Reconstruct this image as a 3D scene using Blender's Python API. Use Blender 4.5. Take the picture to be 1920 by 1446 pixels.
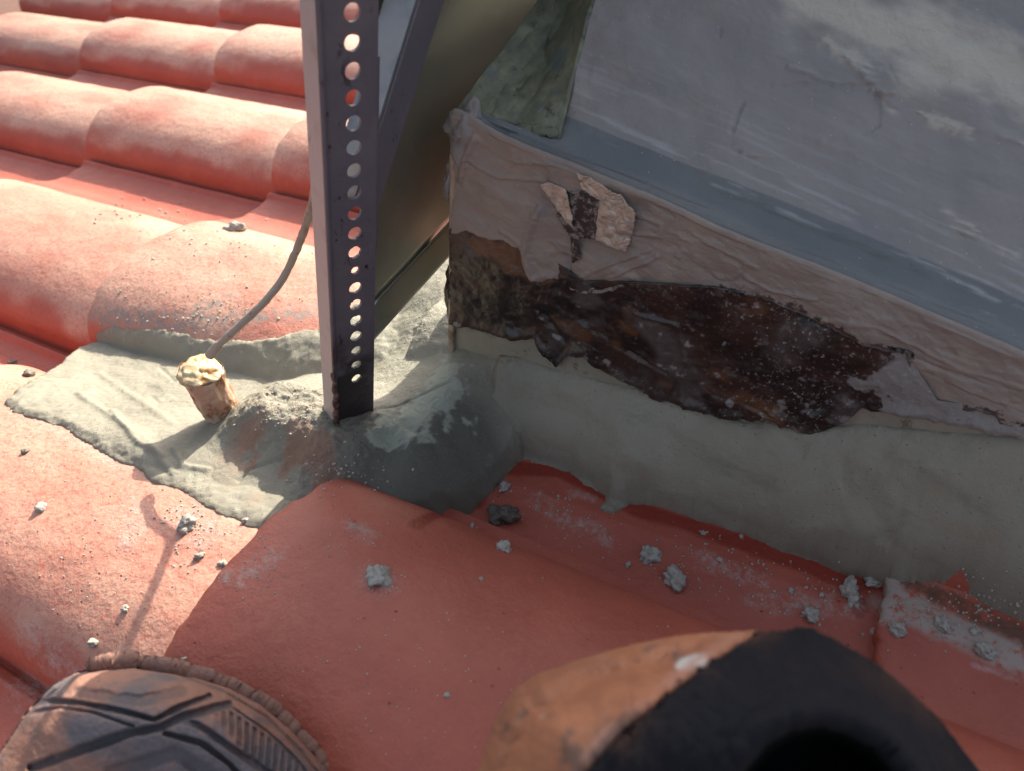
import bpy, math, random
import numpy as np
from mathutils import Vector, Matrix, Euler
random.seed(7); rng = np.random.default_rng(7)
scene = bpy.context.scene
for o in list(bpy.data.objects): bpy.data.objects.remove(o)
COL = scene.collection

# ------------------------------------------------------------------ camera
TH = math.radians(16.15)                                   # roof pitch
MC = np.array([[0.86871923, 0.43883832, -0.22966897],      # rows: world x,y,z ; columns: image right, image down, forward
               [0.47485603, -0.60604545, 0.63813844],
               [0.14084977, -0.66342282, -0.73486836]])
UA = np.array([math.cos(TH), 0, math.sin(TH)]); VA = np.array([0, 1., 0]); WA = np.array([-math.sin(TH), 0, math.cos(TH)])
CAM = 0.385 * WA
cd = bpy.data.cameras.new('camera'); cam = bpy.data.objects.new('camera', cd); COL.objects.link(cam)
r_, d_, f_ = MC[:, 0], MC[:, 1], MC[:, 2]
cam.matrix_world = Matrix(((r_[0], -d_[0], -f_[0], CAM[0]), (r_[1], -d_[1], -f_[1], CAM[1]), (r_[2], -d_[2], -f_[2], CAM[2]), (0, 0, 0, 1)))
cd.sensor_width = 36; cd.lens = 27; cd.clip_start = 0.01; cd.clip_end = 200
cd.dof.use_dof = True; cd.dof.focus_distance = 0.58; cd.dof.aperture_fstop = 8.0
scene.camera = cam
# ------------------------------------------------------------------ light
SUN = np.array([-0.2, 1.0, 0.62]); SUN /= np.linalg.norm(SUN)
world = bpy.data.worlds.new('World'); scene.world = world; world.use_nodes = True
nt = world.node_tree; bg = nt.nodes['Background']
sky = nt.nodes.new('ShaderNodeTexSky'); sky.sky_type = 'NISHITA'; sky.sun_disc = False
sky.sun_elevation = math.asin(SUN[2]); sky.sun_rotation = math.atan2(SUN[0], SUN[1])
hs = nt.nodes.new('ShaderNodeHueSaturation'); hs.inputs['Saturation'].default_value = 0.62
nt.links.new(sky.outputs[0], hs.inputs['Color']); nt.links.new(hs.outputs[0], bg.inputs[0]); bg.inputs[1].default_value = 0.15; sky.dust_density = 4.0; sky.ozone_density = 0.4
sl = bpy.data.lights.new('sun', 'SUN'); sl.energy = 5.0; sl.angle = math.radians(0.5); sl.color = (1.0, 0.92, 0.77)
so = bpy.data.objects.new('sun', sl); COL.objects.link(so)
so.rotation_euler = Vector(-SUN).to_track_quat('-Z', 'Y').to_euler()
scene.view_settings.view_transform = 'Standard'; scene.view_settings.look = 'None'
scene.view_settings.exposure = 0.95; scene.view_settings.gamma = 1

# ------------------------------------------------------------------ helpers
def R3(u, v, w):
    u, v, w = np.broadcast_arrays(np.asarray(u, float), np.asarray(v, float), np.asarray(w, float))
    return u[..., None] * UA + v[..., None] * VA + w[..., None] * WA
def uvw(p): p = np.asarray(p); return p @ UA, p[..., 1], p @ WA
def ray(px, py):
    r = np.array([px - 960., py - 723., 1440.]); return MC @ (r / np.linalg.norm(r))
def P(px, py, w=0.):
    r = ray(px, py); return CAM + r * ((w - CAM @ WA) / (r @ WA))
def onpl(px, py, p0, n):
    r = ray(px, py); return CAM + r * (((np.asarray(p0) - CAM) @ np.asarray(n)) / (r @ np.asarray(n)))
def onY(px, py, y): return onpl(px, py, (0, y, 0), (0, 1., 0))
def onX(px, py, x): return onpl(px, py, (x, 0, 0), (1., 0, 0))
def pix(p):
    q = (np.asarray(p) - CAM) @ MC; return q[..., :2] / q[..., 2:3] * 1440 + np.array([960, 723.])
def hit(px, py, fn):
    r = ray(px, py); t0 = .15
    for t in np.arange(.2, 3, .004):
        p = CAM + r * t; u, v, w = uvw(p)
        if w < fn(np.array(u), np.array(v)): return p
    return p
def _h(ix, iy, iz, seed):
    n = (ix * 374761393 + iy * 668265263 + iz * 2147483647 + seed * 1274126177) & 0xffffffff
    n = ((n ^ (n >> 13)) * 1274126177) & 0xffffffff
    return ((n ^ (n >> 16)) & 0xffff) / 32767.5 - 1.
def vn(x, y, z=0., seed=0):
    x, y, z = np.broadcast_arrays(np.asarray(x, float), np.asarray(y, float), np.asarray(z, float))
    xi, yi, zi = [np.floor(a).astype(np.int64) for a in (x, y, z)]
    fx, fy, fz = x - xi, y - yi, z - zi
    s = [a * a * a * (a * (a * 6 - 15) + 10) for a in (fx, fy, fz)]
    o = 0
    for i in (0, 1):
        for j in (0, 1):
            for k in (0, 1):
                o = o + _h(xi + i, yi + j, zi + k, seed) * (s[0] if i else 1 - s[0]) * (s[1] if j else 1 - s[1]) * (s[2] if k else 1 - s[2])
    return o
def fbm(x, y, z=0., seed=0, oct=4, gain=.5):
    o = 0; a = 1.; f = 1.
    for i in range(oct):
        o = o + a * vn(np.asarray(x) * f, np.asarray(y) * f, np.asarray(z) * f, seed + i * 17); a *= gain; f *= 2.03
    return o
def sstep(a, b, x): t = np.clip((x - a) / (b - a), 0, 1); return t * t * (3 - 2 * t)
def polysd(px, py, poly):
    """signed distance, positive inside"""
    poly = np.asarray(poly, float); d = np.full(np.shape(px), 1e9); ins = np.zeros(np.shape(px), bool)
    n = len(poly)
    for i in range(n):
        a, b = poly[i], poly[(i + 1) % n]; e = b - a
        t = np.clip(((px - a[0]) * e[0] + (py - a[1]) * e[1]) / (e @ e + 1e-12), 0, 1)
        d = np.minimum(d, np.hypot(px - a[0] - t * e[0], py - a[1] - t * e[1]))
        c = ((a[1] > py) != (b[1] > py))
        ins ^= c & (px < (b[0] - a[0]) * (py - a[1]) / (b[1] - a[1] + 1e-15) + a[0])
    return np.where(ins, d, -d)
def linesd(px, py, line):
    line = np.asarray(line, float); d = np.full(np.shape(px), 1e9)
    for a, b in zip(line[:-1], line[1:]):
        e = b - a; t = np.clip(((px - a[0]) * e[0] + (py - a[1]) * e[1]) / (e @ e + 1e-12), 0, 1)
        d = np.minimum(d, np.hypot(px - a[0] - t * e[0], py - a[1] - t * e[1]))
    return d
def gridf(n, m, keep=None, off=0):
    i, j = np.meshgrid(np.arange(n - 1), np.arange(m - 1), indexing='ij')
    a = i * m + j
    q = np.stack([a, a + m, a + m + 1, a + 1], -1).reshape(-1, 4) + off
    if keep is not None:
        k = keep.reshape(-1); q = q[k[q - off].any(1)]
    return q
def link(o, parent=None):
    COL.objects.link(o)
    if parent is not None: o.parent = parent
    return o
def tag(o, label=None, cat=None, group=None, kind=None):
    if label: o['label'] = label
    if cat: o['category'] = cat
    if group: o['group'] = group
    if kind: o['kind'] = kind
    return o
def abs_loc(o):
    l = Vector((0, 0, 0))
    while o is not None: l = l + o.location; o = o.parent
    return l
def mk(name, V, F, m, parent=None, loc=None, attrs=None, smooth=True, flat_angle=None):
    """V in world coordinates; the object sits at loc (default: base centre)"""
    V = np.asarray(V, float).reshape(-1, 3); F = [tuple(int(i) for i in f) for f in F]
    used = np.zeros(len(V), bool)
    for f in F: used[list(f)] = True
    if not used.all():
        idx = np.cumsum(used) - 1; V = V[used]; F = [tuple(int(idx[i]) for i in f) for f in F]
        if attrs: attrs = {k: np.asarray(a).reshape(-1)[used] for k, a in attrs.items()}
    if loc is None: loc = np.array([V[:, 0].mean(), V[:, 1].mean(), V[:, 2].min()])
    me = bpy.data.meshes.new(name); me.from_pydata((V - np.asarray(loc)).tolist(), [], F); me.update()
    if smooth: me.polygons.foreach_set('use_smooth', [True] * len(me.polygons))
    if attrs:
        for k, a in attrs.items():
            at = me.attributes.new(k, 'FLOAT', 'POINT'); at.data.foreach_set('value', np.asarray(a, np.float32).reshape(-1))
    me.materials.append(m)
    o = bpy.data.objects.new(name, me); o.location = Vector(loc) - (abs_loc(parent) if parent else Vector((0, 0, 0)))
    link(o, parent)
    if flat_angle: 
        try: me.set_sharp_from_angle(angle=math.radians(flat_angle))
        except Exception: pass
    return o
def thing(name, label, cat, loc, group=None):
    o = bpy.data.objects.new(name, None); o.empty_display_size = .05; o.location = Vector(loc); link(o)
    return tag(o, label, cat, group)
def tube(path, rad, n=14, cap=True):
    path = np.asarray(path, float); k = len(path); rad = np.broadcast_to(rad, (k,))
    V = []; t0 = None; ref = np.array([.3, .2, .93])
    for i in range(k):
        t = path[min(i + 1, k - 1)] - path[max(i - 1, 0)]; t = t / np.linalg.norm(t)
        a = np.cross(t, ref); a /= np.linalg.norm(a); b = np.cross(t, a)
        for j in range(n):
            g = 2 * math.pi * j / n; V.append(path[i] + rad[i] * (math.cos(g) * a + math.sin(g) * b))
    F = [(i * n + j, i * n + (j + 1) % n, (i + 1) * n + (j + 1) % n, (i + 1) * n + j) for i in range(k - 1) for j in range(n)]
    if cap: F += [tuple(range(n))[::-1], tuple((k - 1) * n + j for j in range(n))]
    return np.array(V), F
def spline(pts, n=8):
    pts = [np.asarray(p, float) for p in pts]; q = [2 * pts[0] - pts[1]] + pts + [2 * pts[-1] - pts[-2]]; out = []
    for i in range(1, len(q) - 2):
        for t in np.linspace(0, 1, n, endpoint=False):
            a, b, c, d = q[i - 1:i + 3]
            out.append(.5 * (2 * b + (c - a) * t + (2 * a - 5 * b + 4 * c - d) * t * t + (3 * b - a - 3 * c + d) * t ** 3))
    out.append(pts[-1]); return np.array(out)
def shear(Vx):
    Vx = np.array(Vx, float); Vx[..., 0] -= .020 * np.clip((Vx[..., 2] + .09) / .194, 0, 1.1) * np.clip((-.20 - Vx[..., 0]) / .11, 0, 1); return Vx
def unshear(Vx):
    Vx = np.array(Vx, float); Vx[..., 0] += .020 * np.clip((Vx[..., 2] + .09) / .194, 0, 1.1) * np.clip((-.20 - Vx[..., 0]) / .12, 0, 1); return Vx
def box_vf(o, ex, ey, ez):
    """box from corner o with edge vectors"""
    o, ex, ey, ez = [np.asarray(a, float) for a in (o, ex, ey, ez)]
    V = [o + i * ex + j * ey + k * ez for k in (0, 1) for j in (0, 1) for i in (0, 1)]
    F = [(0, 2, 3, 1), (4, 5, 7, 6), (0, 1, 5, 4), (2, 6, 7, 3), (0, 4, 6, 2), (1, 3, 7, 5)]
    return V, F
def bevel(o, w, seg=2):
    b = o.modifiers.new('bevel', 'BEVEL'); b.width = w; b.segments = seg; b.limit_method = 'ANGLE'

# ------------------------------------------------------------------ materials
class M:
    def __init__(s, name, col, rough=.6, metal=0., spec=.5):
        s.m = bpy.data.materials.new(name); s.m.use_nodes = True; s.t = s.m.node_tree; s.b = s.t.nodes['Principled BSDF']
        s.pos = s.n('ShaderNodeNewGeometry').outputs['Position']
        s.b.inputs['Metallic'].default_value = metal; s.b.inputs['Specular IOR Level'].default_value = spec
        s.col = s.rgb(col); s.rough = s.val(rough); s.h = None
    def n(s, t, **k):
        x = s.t.nodes.new(t)
        for a, b in k.items(): setattr(x, a, b)
        return x
    def l(s, a, b): s.t.links.new(a, b)
    def rgb(s, c): x = s.n('ShaderNodeRGB'); x.outputs[0].default_value = (*c, 1); return x.outputs[0]
    def val(s, v): x = s.n('ShaderNodeValue'); x.outputs[0].default_value = v; return x.outputs[0]
    def put(s, inp, v):
        if isinstance(v, (int, float)): inp.default_value = v
        elif isinstance(v, (tuple, list, np.ndarray)): inp.default_value = tuple(v)
        else: s.l(v, inp)
    def math(s, op, a, b=0., clamp=False):
        x = s.n('ShaderNodeMath', operation=op); x.use_clamp = clamp; s.put(x.inputs[0], a); s.put(x.inputs[1], b); return x.outputs[0]
    def vm(s, op, a, b=(0, 0, 0), out=0):
        x = s.n('ShaderNodeVectorMath', operation=op); s.put(x.inputs[0], a); s.put(x.inputs[1], b); return x.outputs[out]
    def ramp(s, x, a, b):
        r = s.n('ShaderNodeMapRange', interpolation_type='SMOOTHSTEP'); s.put(r.inputs[0], x); r.inputs[1].default_value = a; r.inputs[2].default_value = b
        return r.outputs[0]
    def noise(s, scale, detail=5, rough=.55, stretch=None, off=(0, 0, 0), dist=0.):
        v = s.pos
        if stretch is not None or any(off):
            mp = s.n('ShaderNodeMapping'); s.l(v, mp.inputs[0]); mp.inputs['Location'].default_value = off
            if stretch is not None: mp.inputs['Scale'].default_value = stretch
            v = mp.outputs[0]
        x = s.n('ShaderNodeTexNoise'); s.l(v, x.inputs['Vector']); x.inputs['Scale'].default_value = scale
        x.inputs['Detail'].default_value = detail; x.inputs['Roughness'].default_value = rough; x.inputs['Distortion'].default_value = dist
        return x.outputs[0]
    def voro(s, scale, off=(0, 0, 0), feature='F1'):
        mp = s.n('ShaderNodeMapping'); s.l(s.pos, mp.inputs[0]); mp.inputs['Location'].default_value = off
        x = s.n('ShaderNodeTexVoronoi', feature=feature); s.l(mp.outputs[0], x.inputs['Vector']); x.inputs['Scale'].default_value = scale
        return x.outputs['Distance']
    def attr(s, name): return s.n('ShaderNodeAttribute', attribute_name=name).outputs['Fac']
    def mix(s, mask, col, k=1., rough=None):
        x = s.n('ShaderNodeMix', data_type='RGBA'); m = s.math('MULTIPLY', mask, k, True) if k != 1. else mask
        s.l(m, x.inputs[0]); s.l(s.col, x.inputs[6]); s.put(x.inputs[7], (*col, 1) if isinstance(col, tuple) else col); s.col = x.outputs[2]
        if rough is not None:
            y = s.n('ShaderNodeMix', data_type='FLOAT'); s.l(m, y.inputs[0]); s.l(s.rough, y.inputs[2]); y.inputs[3].default_value = rough; s.rough = y.outputs[0]
        return s
    def spots(s, lst, edge=.5, nscale=60, namp=.6, fine=None):
        """union mask of ragged capsule-shaped stains (a, b, r) lying on the real surface"""
        nz = s.noise(nscale, 6, .65); out = None
        for a, b, r in lst:
            a = np.asarray(a, float); b = np.asarray(b, float) + 1e-5; ba = b - a
            pa = s.vm('SUBTRACT', s.pos, tuple(a)); dt = s.vm('DOT_PRODUCT', pa, tuple(ba), 1)
            h = s.math('DIVIDE', dt, float(ba @ ba), True)
            x = s.n('ShaderNodeVectorMath', operation='SCALE'); x.inputs[0].default_value = tuple(ba); s.l(h, x.inputs['Scale'])
            d = s.vm('LENGTH', s.vm('SUBTRACT', pa, x.outputs[0]), out=1)
            d = s.math('ADD', s.math('DIVIDE', d, r), s.math('MULTIPLY', s.math('SUBTRACT', nz, .5), namp * 2))
            mk_ = s.ramp(d, 1., 1. - edge)
            out = mk_ if out is None else s.math('MAXIMUM', out, mk_)
        return out
    def mul(s, a, b): return s.math('MULTIPLY', a, b, True)
    def bump(s, h, dist): 
        v = s.math('MULTIPLY', h, dist); s.h = v if s.h is None else s.math('ADD', s.h, v); return s
    def done(s):
        s.l(s.col, s.b.inputs['Base Color']); s.l(s.rough, s.b.inputs['Roughness'])
        if s.h is not None:
            b = s.n('ShaderNodeBump'); b.inputs['Strength'].default_value = 1.; b.inputs['Distance'].default_value = 1.
            s.l(s.h, b.inputs['Height']); s.l(b.outputs[0], s.b.inputs['Normal'])
        return s.m

# ------------------------------------------------------------------ roof tiles: profile and layout
# row: crest position across the slope, width factor, lower ends of the tiles along the slope
ROWS = {'D': (.172, 1.1, [-1.15, -.745, -.338]), 'C': (.455, 1.15, [-1.565, -1.16, -.755, -.37, .032]), 'B': (.81, 1.1, [-1.64, -1.225, -.82, -.42]),
        'A': (1.15, 1.1, [-2.10, -1.69, -1.28, -.87]), 'Z': (1.50, 1.1, [-2.42, -2.02, -1.62, -1.2]), 'Y': (1.85, 1.1, [-2.42, -2.02, -1.62])}
DZ = {('D', 2): .007, ('C', 4): -.007, ('D', 1): -.002}
PLAIN = (('C', 3), ('C', 4))
HB = .064; TT = .020
def prof(x, plain=False):
    x = np.asarray(x, float)
    hw = np.where(x < 0, .066 if plain else .102, .098)
    br = -HB * (1 - np.sqrt(np.clip(1 - np.abs(x / hw) ** np.where(x < 0, 2.5, 2.0), 0, 1)))
    br = np.where(np.abs(x) > hw, -HB - (np.abs(x) - hw) * 2.5, br)
    pan = -HB - .001 - .008 * np.sin(np.clip((-x - .094) / .1, 0, 1) * math.pi) + (0 if plain else .012) * sstep(.165, .22, -x)
    pan = np.where(x > .1, -HB - .006, pan)
    k = .003; a = np.maximum(br, pan) + k * np.exp(-np.abs(br - pan) / k) * .5
    if plain: return a - .004 * sstep(.16, .12, np.abs(x + .14)) * 0
    return a + .005 * np.exp(-((x + .113) / .004) ** 2) - .006 * np.exp(-((x + .1035) / .0022) ** 2)
def tile_w(u, v, skip=()):
    u = np.asarray(u, float); v = np.asarray(v, float); best = np.full(np.broadcast(u, v).shape, -.2)
    for rk, (vr, fy, tips) in ROWS.items():
        x = (v - vr) / fy; inr = (x > -.22) & (x < .118)
        du = np.full(best.shape, 9.); dz = np.zeros(best.shape); pl = np.zeros(best.shape, bool)
        for i, t in enumerate(tips):
            if (rk, i) in skip: continue
            du = np.where(u >= t, u - t, du); dz = np.where(u >= t, DZ.get((rk, i), 0.), dz); pl = np.where(u >= t, (rk, i) in PLAIN, pl)
        w = np.where(pl, prof(x, True), prof(x)) - .018 + dz + TT * (1 - np.clip(du, 0, .45) / .4)
        best = np.where(inr & (du < .47), np.maximum(best, w), best)
    return best

tl = M('red_painted_tile', (.34, .074, .046), .5, 0, .45)
tl.mix(tl.ramp(tl.noise(14, 4), .38, .68), (.40, .096, .06), .8)
tl.mix(tl.ramp(tl.noise(45, 6, .65, off=(3, 1, 0)), .55, .78), (.30, .062, .04), .6)
tl.mix(tl.mul(tl.ramp(tl.noise(9, 3, off=(7, 2, 4)), .54, .72), tl.ramp(tl.noise(220, 6, .7), .45, .7)), (.43, .18, .12), .3, .6)
tl.mix(tl.mul(tl.attr('worn'), tl.ramp(tl.noise(260, 5, .7, off=(3, 3, 3)), .22, .55)), (.55, .345, .255), .85)  # paler crests: weathered paint plus sun glare bleached into the colour
tl.mix(tl.ramp(tl.voro(170, (1, 5, 2)), .12, .05), (.46, .30, .25), .22)
tl.mix(tl.mul(tl.ramp(tl.voro(75, (5, 5, 3)), .085, .05), tl.ramp(tl.noise(6), .45, .55)), (.10, .03, .025), .8)
def seg(p, q, r, w0=0., w1=None): return (hit(*p, tile_w), hit(*q, tile_w), r)
# wet, darkened red along the fresh mortar
wet = tl.spots([seg((905, 880), (1050, 885), .010, -.06), seg((1050, 885), (1190, 955), .009, -.07), seg((1190, 955), (1420, 1030), .010, -.075),
                seg((1420, 1030), (1650, 1110), .012, -.075), seg((780, 985), (900, 940), .007, -.055), seg((900, 940), (905, 880), .008, -.055),
                seg((1610, 1150), (1660, 1060), .006, -.07)], .5, 40, .35)
tl.mix(wet, (.23, .026, .014), .85, .33)
# cement dust and dried splashes
dust = tl.spots([seg((668, 990), (690, 1005), .011, 0), seg((700, 1085), (722, 1100), .013, -.004), seg((520, 1045), (470, 1075), .012, -.004), seg((455, 1090), (430, 1080), .008, -.008),
                 seg((1010, 940), (1060, 975), .011, -.065), seg((1090, 985), (1140, 1010), .011, -.07), seg((1075, 925), (1110, 935), .007, -.07), seg((950, 920), (940, 905), .006, -.06),
                 seg((1320, 1050), (1420, 1090), .012, -.075), seg((1420, 1130), (1600, 1140), .012, -.075), seg((340, 970), (385, 1000), .022, -.01), seg((250, 1000), (250, 960), .02, -.015),
                 seg((40, 770), (240, 880), .014, -.01), seg((240, 880), (300, 905), .008, -.01), seg((60, 1190), (140, 1270), .02, -.04), seg((60, 1290), (100, 1310), .02, -.06)], .9, 90, .9)
tl.mix(tl.mul(dust, tl.ramp(tl.noise(150, 8, .8), .40, .66)), (.42, .34, .30), .75, .85)
# grey cement smear on the tile by the right edge of the mortar, then a chalky lime line
sm = tl.spots([seg((1665, 1120), (1760, 1170), .017, -.055), seg((1760, 1170), (1920, 1240), .016, -.055), seg((1680, 1075), (1660, 1150), .012, -.055)], .6, 50, .4)
tl.mix(tl.mul(sm, tl.ramp(tl.noise(160, 6, .7), .34, .52)), (.36, .31, .27), .9, .85)
sm2 = tl.spots([seg((1700, 1095), (1800, 1140), .011, -.055), seg((1800, 1140), (1925, 1195), .011, -.055)], .6, 50, .4)
tl.mix(tl.mul(sm2, tl.ramp(tl.noise(120, 6, .7, off=(2, 0, 0)), .36, .55)), (.115, .06, .038), .9, .5)
sm3 = tl.spots([seg((1640, 1185), (1720, 1205), .0035, -.06), seg((1720, 1205), (1820, 1250), .0035, -.06), seg((1820, 1250), (1925, 1285), .004, -.06)], .7, 70, .8)
tl.mix(sm3, (.52, .40, .40), .8, .85)
# mossy lower side of the tile above the fresh mortar, left
ms = tl.spots([seg((170, 590), (420, 610), .02, -.035), seg((420, 600), (600, 585), .015, -.03), seg((370, 590), (430, 560), .016, -.03)], .8, 60, .8)
tl.mix(tl.mul(ms, tl.ramp(tl.noise(130, 6, .7), .4, .6)), (.25, .21, .19), .9, .9)
fr = tl.spots([seg((300, 440), (420, 520), .05, -.01)], .9, 30, .9)
tl.mix(tl.mul(fr, tl.ramp(tl.noise(200, 6, .75), .5, .62)), (.40, .33, .27), .6, .85)
tl.bump(tl.noise(60, 6, .6), .0022).bump(tl.noise(420, 4, .6), .00045).bump(tl.ramp(tl.voro(75, (5, 5, 3)), .085, .03), -.0006)
tl.bump(tl.mul(dust, tl.noise(300, 4, .7)), .0008)
tl.b.inputs['Coat Weight'].default_value = .12; tl.b.inputs['Coat Roughness'].default_value = .42
TILE = tl.done()

dk = M('roof_underlay', (.16, .07, .05), .9); dk.mix(dk.ramp(dk.noise(12), .4, .7), (.10, .06, .045)); dk.bump(dk.noise(90), .002)
DECK = dk.done()
V = R3(np.array([-4., -4., 2.2, 2.2]), np.array([-.9, 3.2, 3.2, -.9]), np.array([-.125] * 4)); Vb = V - .03 * WA
tag(mk('roof_deck', np.vstack([V, Vb]), [(0, 3, 2, 1), (4, 5, 6, 7), (0, 1, 5, 4), (1, 2, 6, 5), (2, 3, 7, 6), (3, 0, 4, 7)], DECK, smooth=False), kind='structure')

def tile_mesh(nu, nv, seed, L=.455, plain=False, worn=1.):
    xs = np.sort(np.concatenate([np.linspace(-.22, .116, nv), np.linspace(-.1195, -.0955, 22)]))
    us = np.concatenate([[0, .0012, .0035, .007], np.linspace(.012, L, nu - 4)])
    U, X = np.meshgrid(us, xs, indexing='ij')
    edge = .0022 * fbm(X * 60, X * 0 + seed, seed=seed, oct=4)               # chipped lower edge
    UU = U + edge * np.exp(-U / .02)
    round_ = np.where(U < .007, -.0035 * (1 - np.sqrt(np.clip(1 - (1 - U / .007) ** 2, 0, 1))), 0)
    w = prof(X, plain) - .018 + TT * (1 - U / .4) + round_ + .0007 * fbm(UU * 28, X * 28, seed * 3.1, seed=seed, oct=3)
    wb = prof(X, plain) - .018 + TT * (1 - U / .4) - .016
    n, m = U.shape
    top = np.stack([UU, X, w], -1).reshape(-1, 3); bot = np.stack([UU, X, wb], -1).reshape(-1, 3)
    F = gridf(n, m).tolist(); N = n * m
    F += [[a + N for a in f[::-1]] for f in gridf(n, m).tolist()]
    ring = [j for j in range(m)] + [i * m + m - 1 for i in range(1, n)] + [(n - 1) * m + j for j in range(m - 2, -1, -1)] + [i * m for i in range(n - 2, 0, -1)]
    for a, b in zip(ring, ring[1:] + ring[:1]): F.append([b, a, a + N, b + N][::-1])
    me = bpy.data.meshes.new('roof_tile'); me.from_pydata(np.vstack([top, bot]).tolist(), [], F); me.update()
    me.polygons.foreach_set('use_smooth', [True] * len(me.polygons)); me.materials.append(TILE)
    worn_glare = worn * sstep(-.042, -.022, prof(X) + .011 * fbm(UU * 16, X * 40 + seed, seed=seed + 3, oct=5)) * (.75 + .35 * fbm(UU * 9, X * 20, seed=seed + 9, oct=4))  # mask for weathering and painted sun glare, next to none on shaded tiles
    at = me.attributes.new('worn', 'FLOAT', 'POINT'); worn_glare = np.clip(worn_glare, 0, 1).reshape(-1); at.data.foreach_set('value', np.concatenate([worn_glare, worn_glare * 0]).astype(np.float32))
    try: me.set_sharp_from_angle(angle=math.radians(50))
    except Exception: pass
    return me
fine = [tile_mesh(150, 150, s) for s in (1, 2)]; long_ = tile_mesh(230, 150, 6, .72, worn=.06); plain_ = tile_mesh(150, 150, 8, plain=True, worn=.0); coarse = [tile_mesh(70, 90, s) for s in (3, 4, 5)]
TLAB = {
 ('D', 0): 'red roof tile next downhill of the sunlit tile with the cable shadow',
 ('D', 1): 'sunlit red roof tile with a cable shadow across it, beside the dusty tread', ('D', 2): 'large shaded red roof tile in the foreground with a bare rounded end',
 ('C', 0): 'red roof tile farthest downhill in the row that meets the mortar', ('C', 1): 'sunlit red roof tile at the left edge, downhill of the tile patched with mortar', ('C', 2): 'red roof tile with mortar stains on its lower side, behind the cable',
 ('C', 3): 'red roof tile buried under the mortar, its shaded gutter holding crumbs', ('C', 4): 'shaded red roof tile with grey cement smear and chalky line at the lower right',
 ('B', 0): 'sunlit red tile cut off by the left edge, lower of the middle row', ('B', 1): 'sunlit red tile in the middle of the row just above the mortar stained tile',
 ('B', 2): 'red tile with a clipped corner peeking out left of the perforated post', ('B', 3): 'red tile seen through the gap behind the grey box corner',
 ('A', 0): 'sunlit red tile cut off by the left edge in the third row back', ('A', 1): 'sunlit red tile with a white chip in the third row back',
 ('A', 2): 'red tile of the third row back touching the top of the perforated post', ('A', 3): 'red tile of the third row back behind the metal sheet',
 ('Z', 0): 'blurred red tile of the top row at the far left corner', ('Z', 1): 'blurred red tile of the top row, second from the left corner', ('Z', 2): 'blurred red tile of the top row above the tile with a white chip', ('Z', 3): 'blurred red tile of the top row behind the post',
 ('Y', 0): 'red tile of the farthest row, lowest on the slope', ('Y', 1): 'red tile of the farthest row, middle one', ('Y', 2): 'red tile of the farthest row, highest on the slope'}
for rk, (vr, fy, tips) in ROWS.items():
    for i, tp in enumerate(tips):
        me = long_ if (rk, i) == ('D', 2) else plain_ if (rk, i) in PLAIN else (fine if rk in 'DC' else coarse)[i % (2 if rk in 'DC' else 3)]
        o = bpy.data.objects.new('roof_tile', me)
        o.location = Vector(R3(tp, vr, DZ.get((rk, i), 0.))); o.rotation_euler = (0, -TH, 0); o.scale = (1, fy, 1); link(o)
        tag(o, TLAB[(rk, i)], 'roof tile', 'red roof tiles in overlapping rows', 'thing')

# ------------------------------------------------------------------ mortar
_us = np.array([-.74, -.5, -.43, -.37, -.31, -.24]); _vs = np.array([.17, .19, .215, .25, .28, .31, .35, .39, .43, .49, .56, .66])
_wt = np.array([[-.03, -.02, -.010, -.022, -.034, -.046, -.056, -.062, -.045, -.012, -.012, -.05],
                [-.03, -.02, -.009, -.018, -.028, -.036, -.044, -.050, -.034, -.003, -.003, -.05],
                [-.03, -.024, -.020, -.018, .005, .002, -.022, -.034, -.020, .000, .000, -.05],
                [-.05, -.045, -.034, -.022, .004, .000, -.016, -.016, -.004, .008, .004, -.05],
                [-.07, -.064, -.056, -.042, -.026, -.014, -.010, -.006, .000, .008, .006, -.04],
                [-.10, -.098, -.096, -.092, -.086, -.078, -.060, -.040, -.012, .004, .006, -.04]])
def _sm(t): return t * t * (3 - 2 * t)
def baseA(u, v):
    u = np.asarray(u, float); v = np.asarray(v, float)
    iu = np.clip(np.searchsorted(_us, u) - 1, 0, len(_us) - 2); iv = np.clip(np.searchsorted(_vs, v) - 1, 0, len(_vs) - 2)
    tu = _sm(np.clip((u - _us[iu]) / (_us[iu + 1] - _us[iu]), 0, 1)); tv = np.clip((v - _vs[iv]) / (_vs[iv + 1] - _vs[iv]), 0, 1)
    def row(i):
        # catmull-rom in v
        g = lambda k: _wt[i, np.clip(k, 0, len(_vs) - 1)]
        a, b, c, d = g(iv - 1), g(iv), g(iv + 1), g(iv + 2)
        return .5 * (2 * b + (c - a) * tv + (2 * a - 5 * b + 4 * c - d) * tv ** 2 + (3 * b - a - 3 * c + d) * tv ** 3)
    return row(iu) * (1 - tu) + row(iu + 1) * tu
polyA_px = [(8, 752), (60, 712), (140, 648), (178, 618), (300, 618), (420, 645), (520, 628), (600, 616), (690, 560), (770, 490), (850, 465), (980, 560), (990, 700),
            (985, 790), (965, 850), (925, 915), (860, 955), (790, 965), (750, 980), (690, 985), (620, 960), (560, 985), (485, 992), (400, 955), (330, 917), (290, 905), (240, 870), (180, 845), (130, 808), (70, 782), (20, 775)]
SK = (('D', 2),)
surfA = lambda u, v: np.maximum(baseA(u, v), tile_w(u, v, SK) + .002)
polyA = np.array([[*uvw(hit(*q, surfA))[:2]] for q in polyA_px])
nu, nv = 560, 330
U, Vv = np.meshgrid(np.linspace(-.80, -.20, nu), np.linspace(.17, .64, nv), indexing='ij')
sd = polysd(U, Vv, polyA) + .0022 * fbm(U * 45, Vv * 45, seed=3, oct=6) + .0006 * fbm(U * 400, Vv * 400, seed=4, oct=3)
b = baseA(U, Vv)
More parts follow.
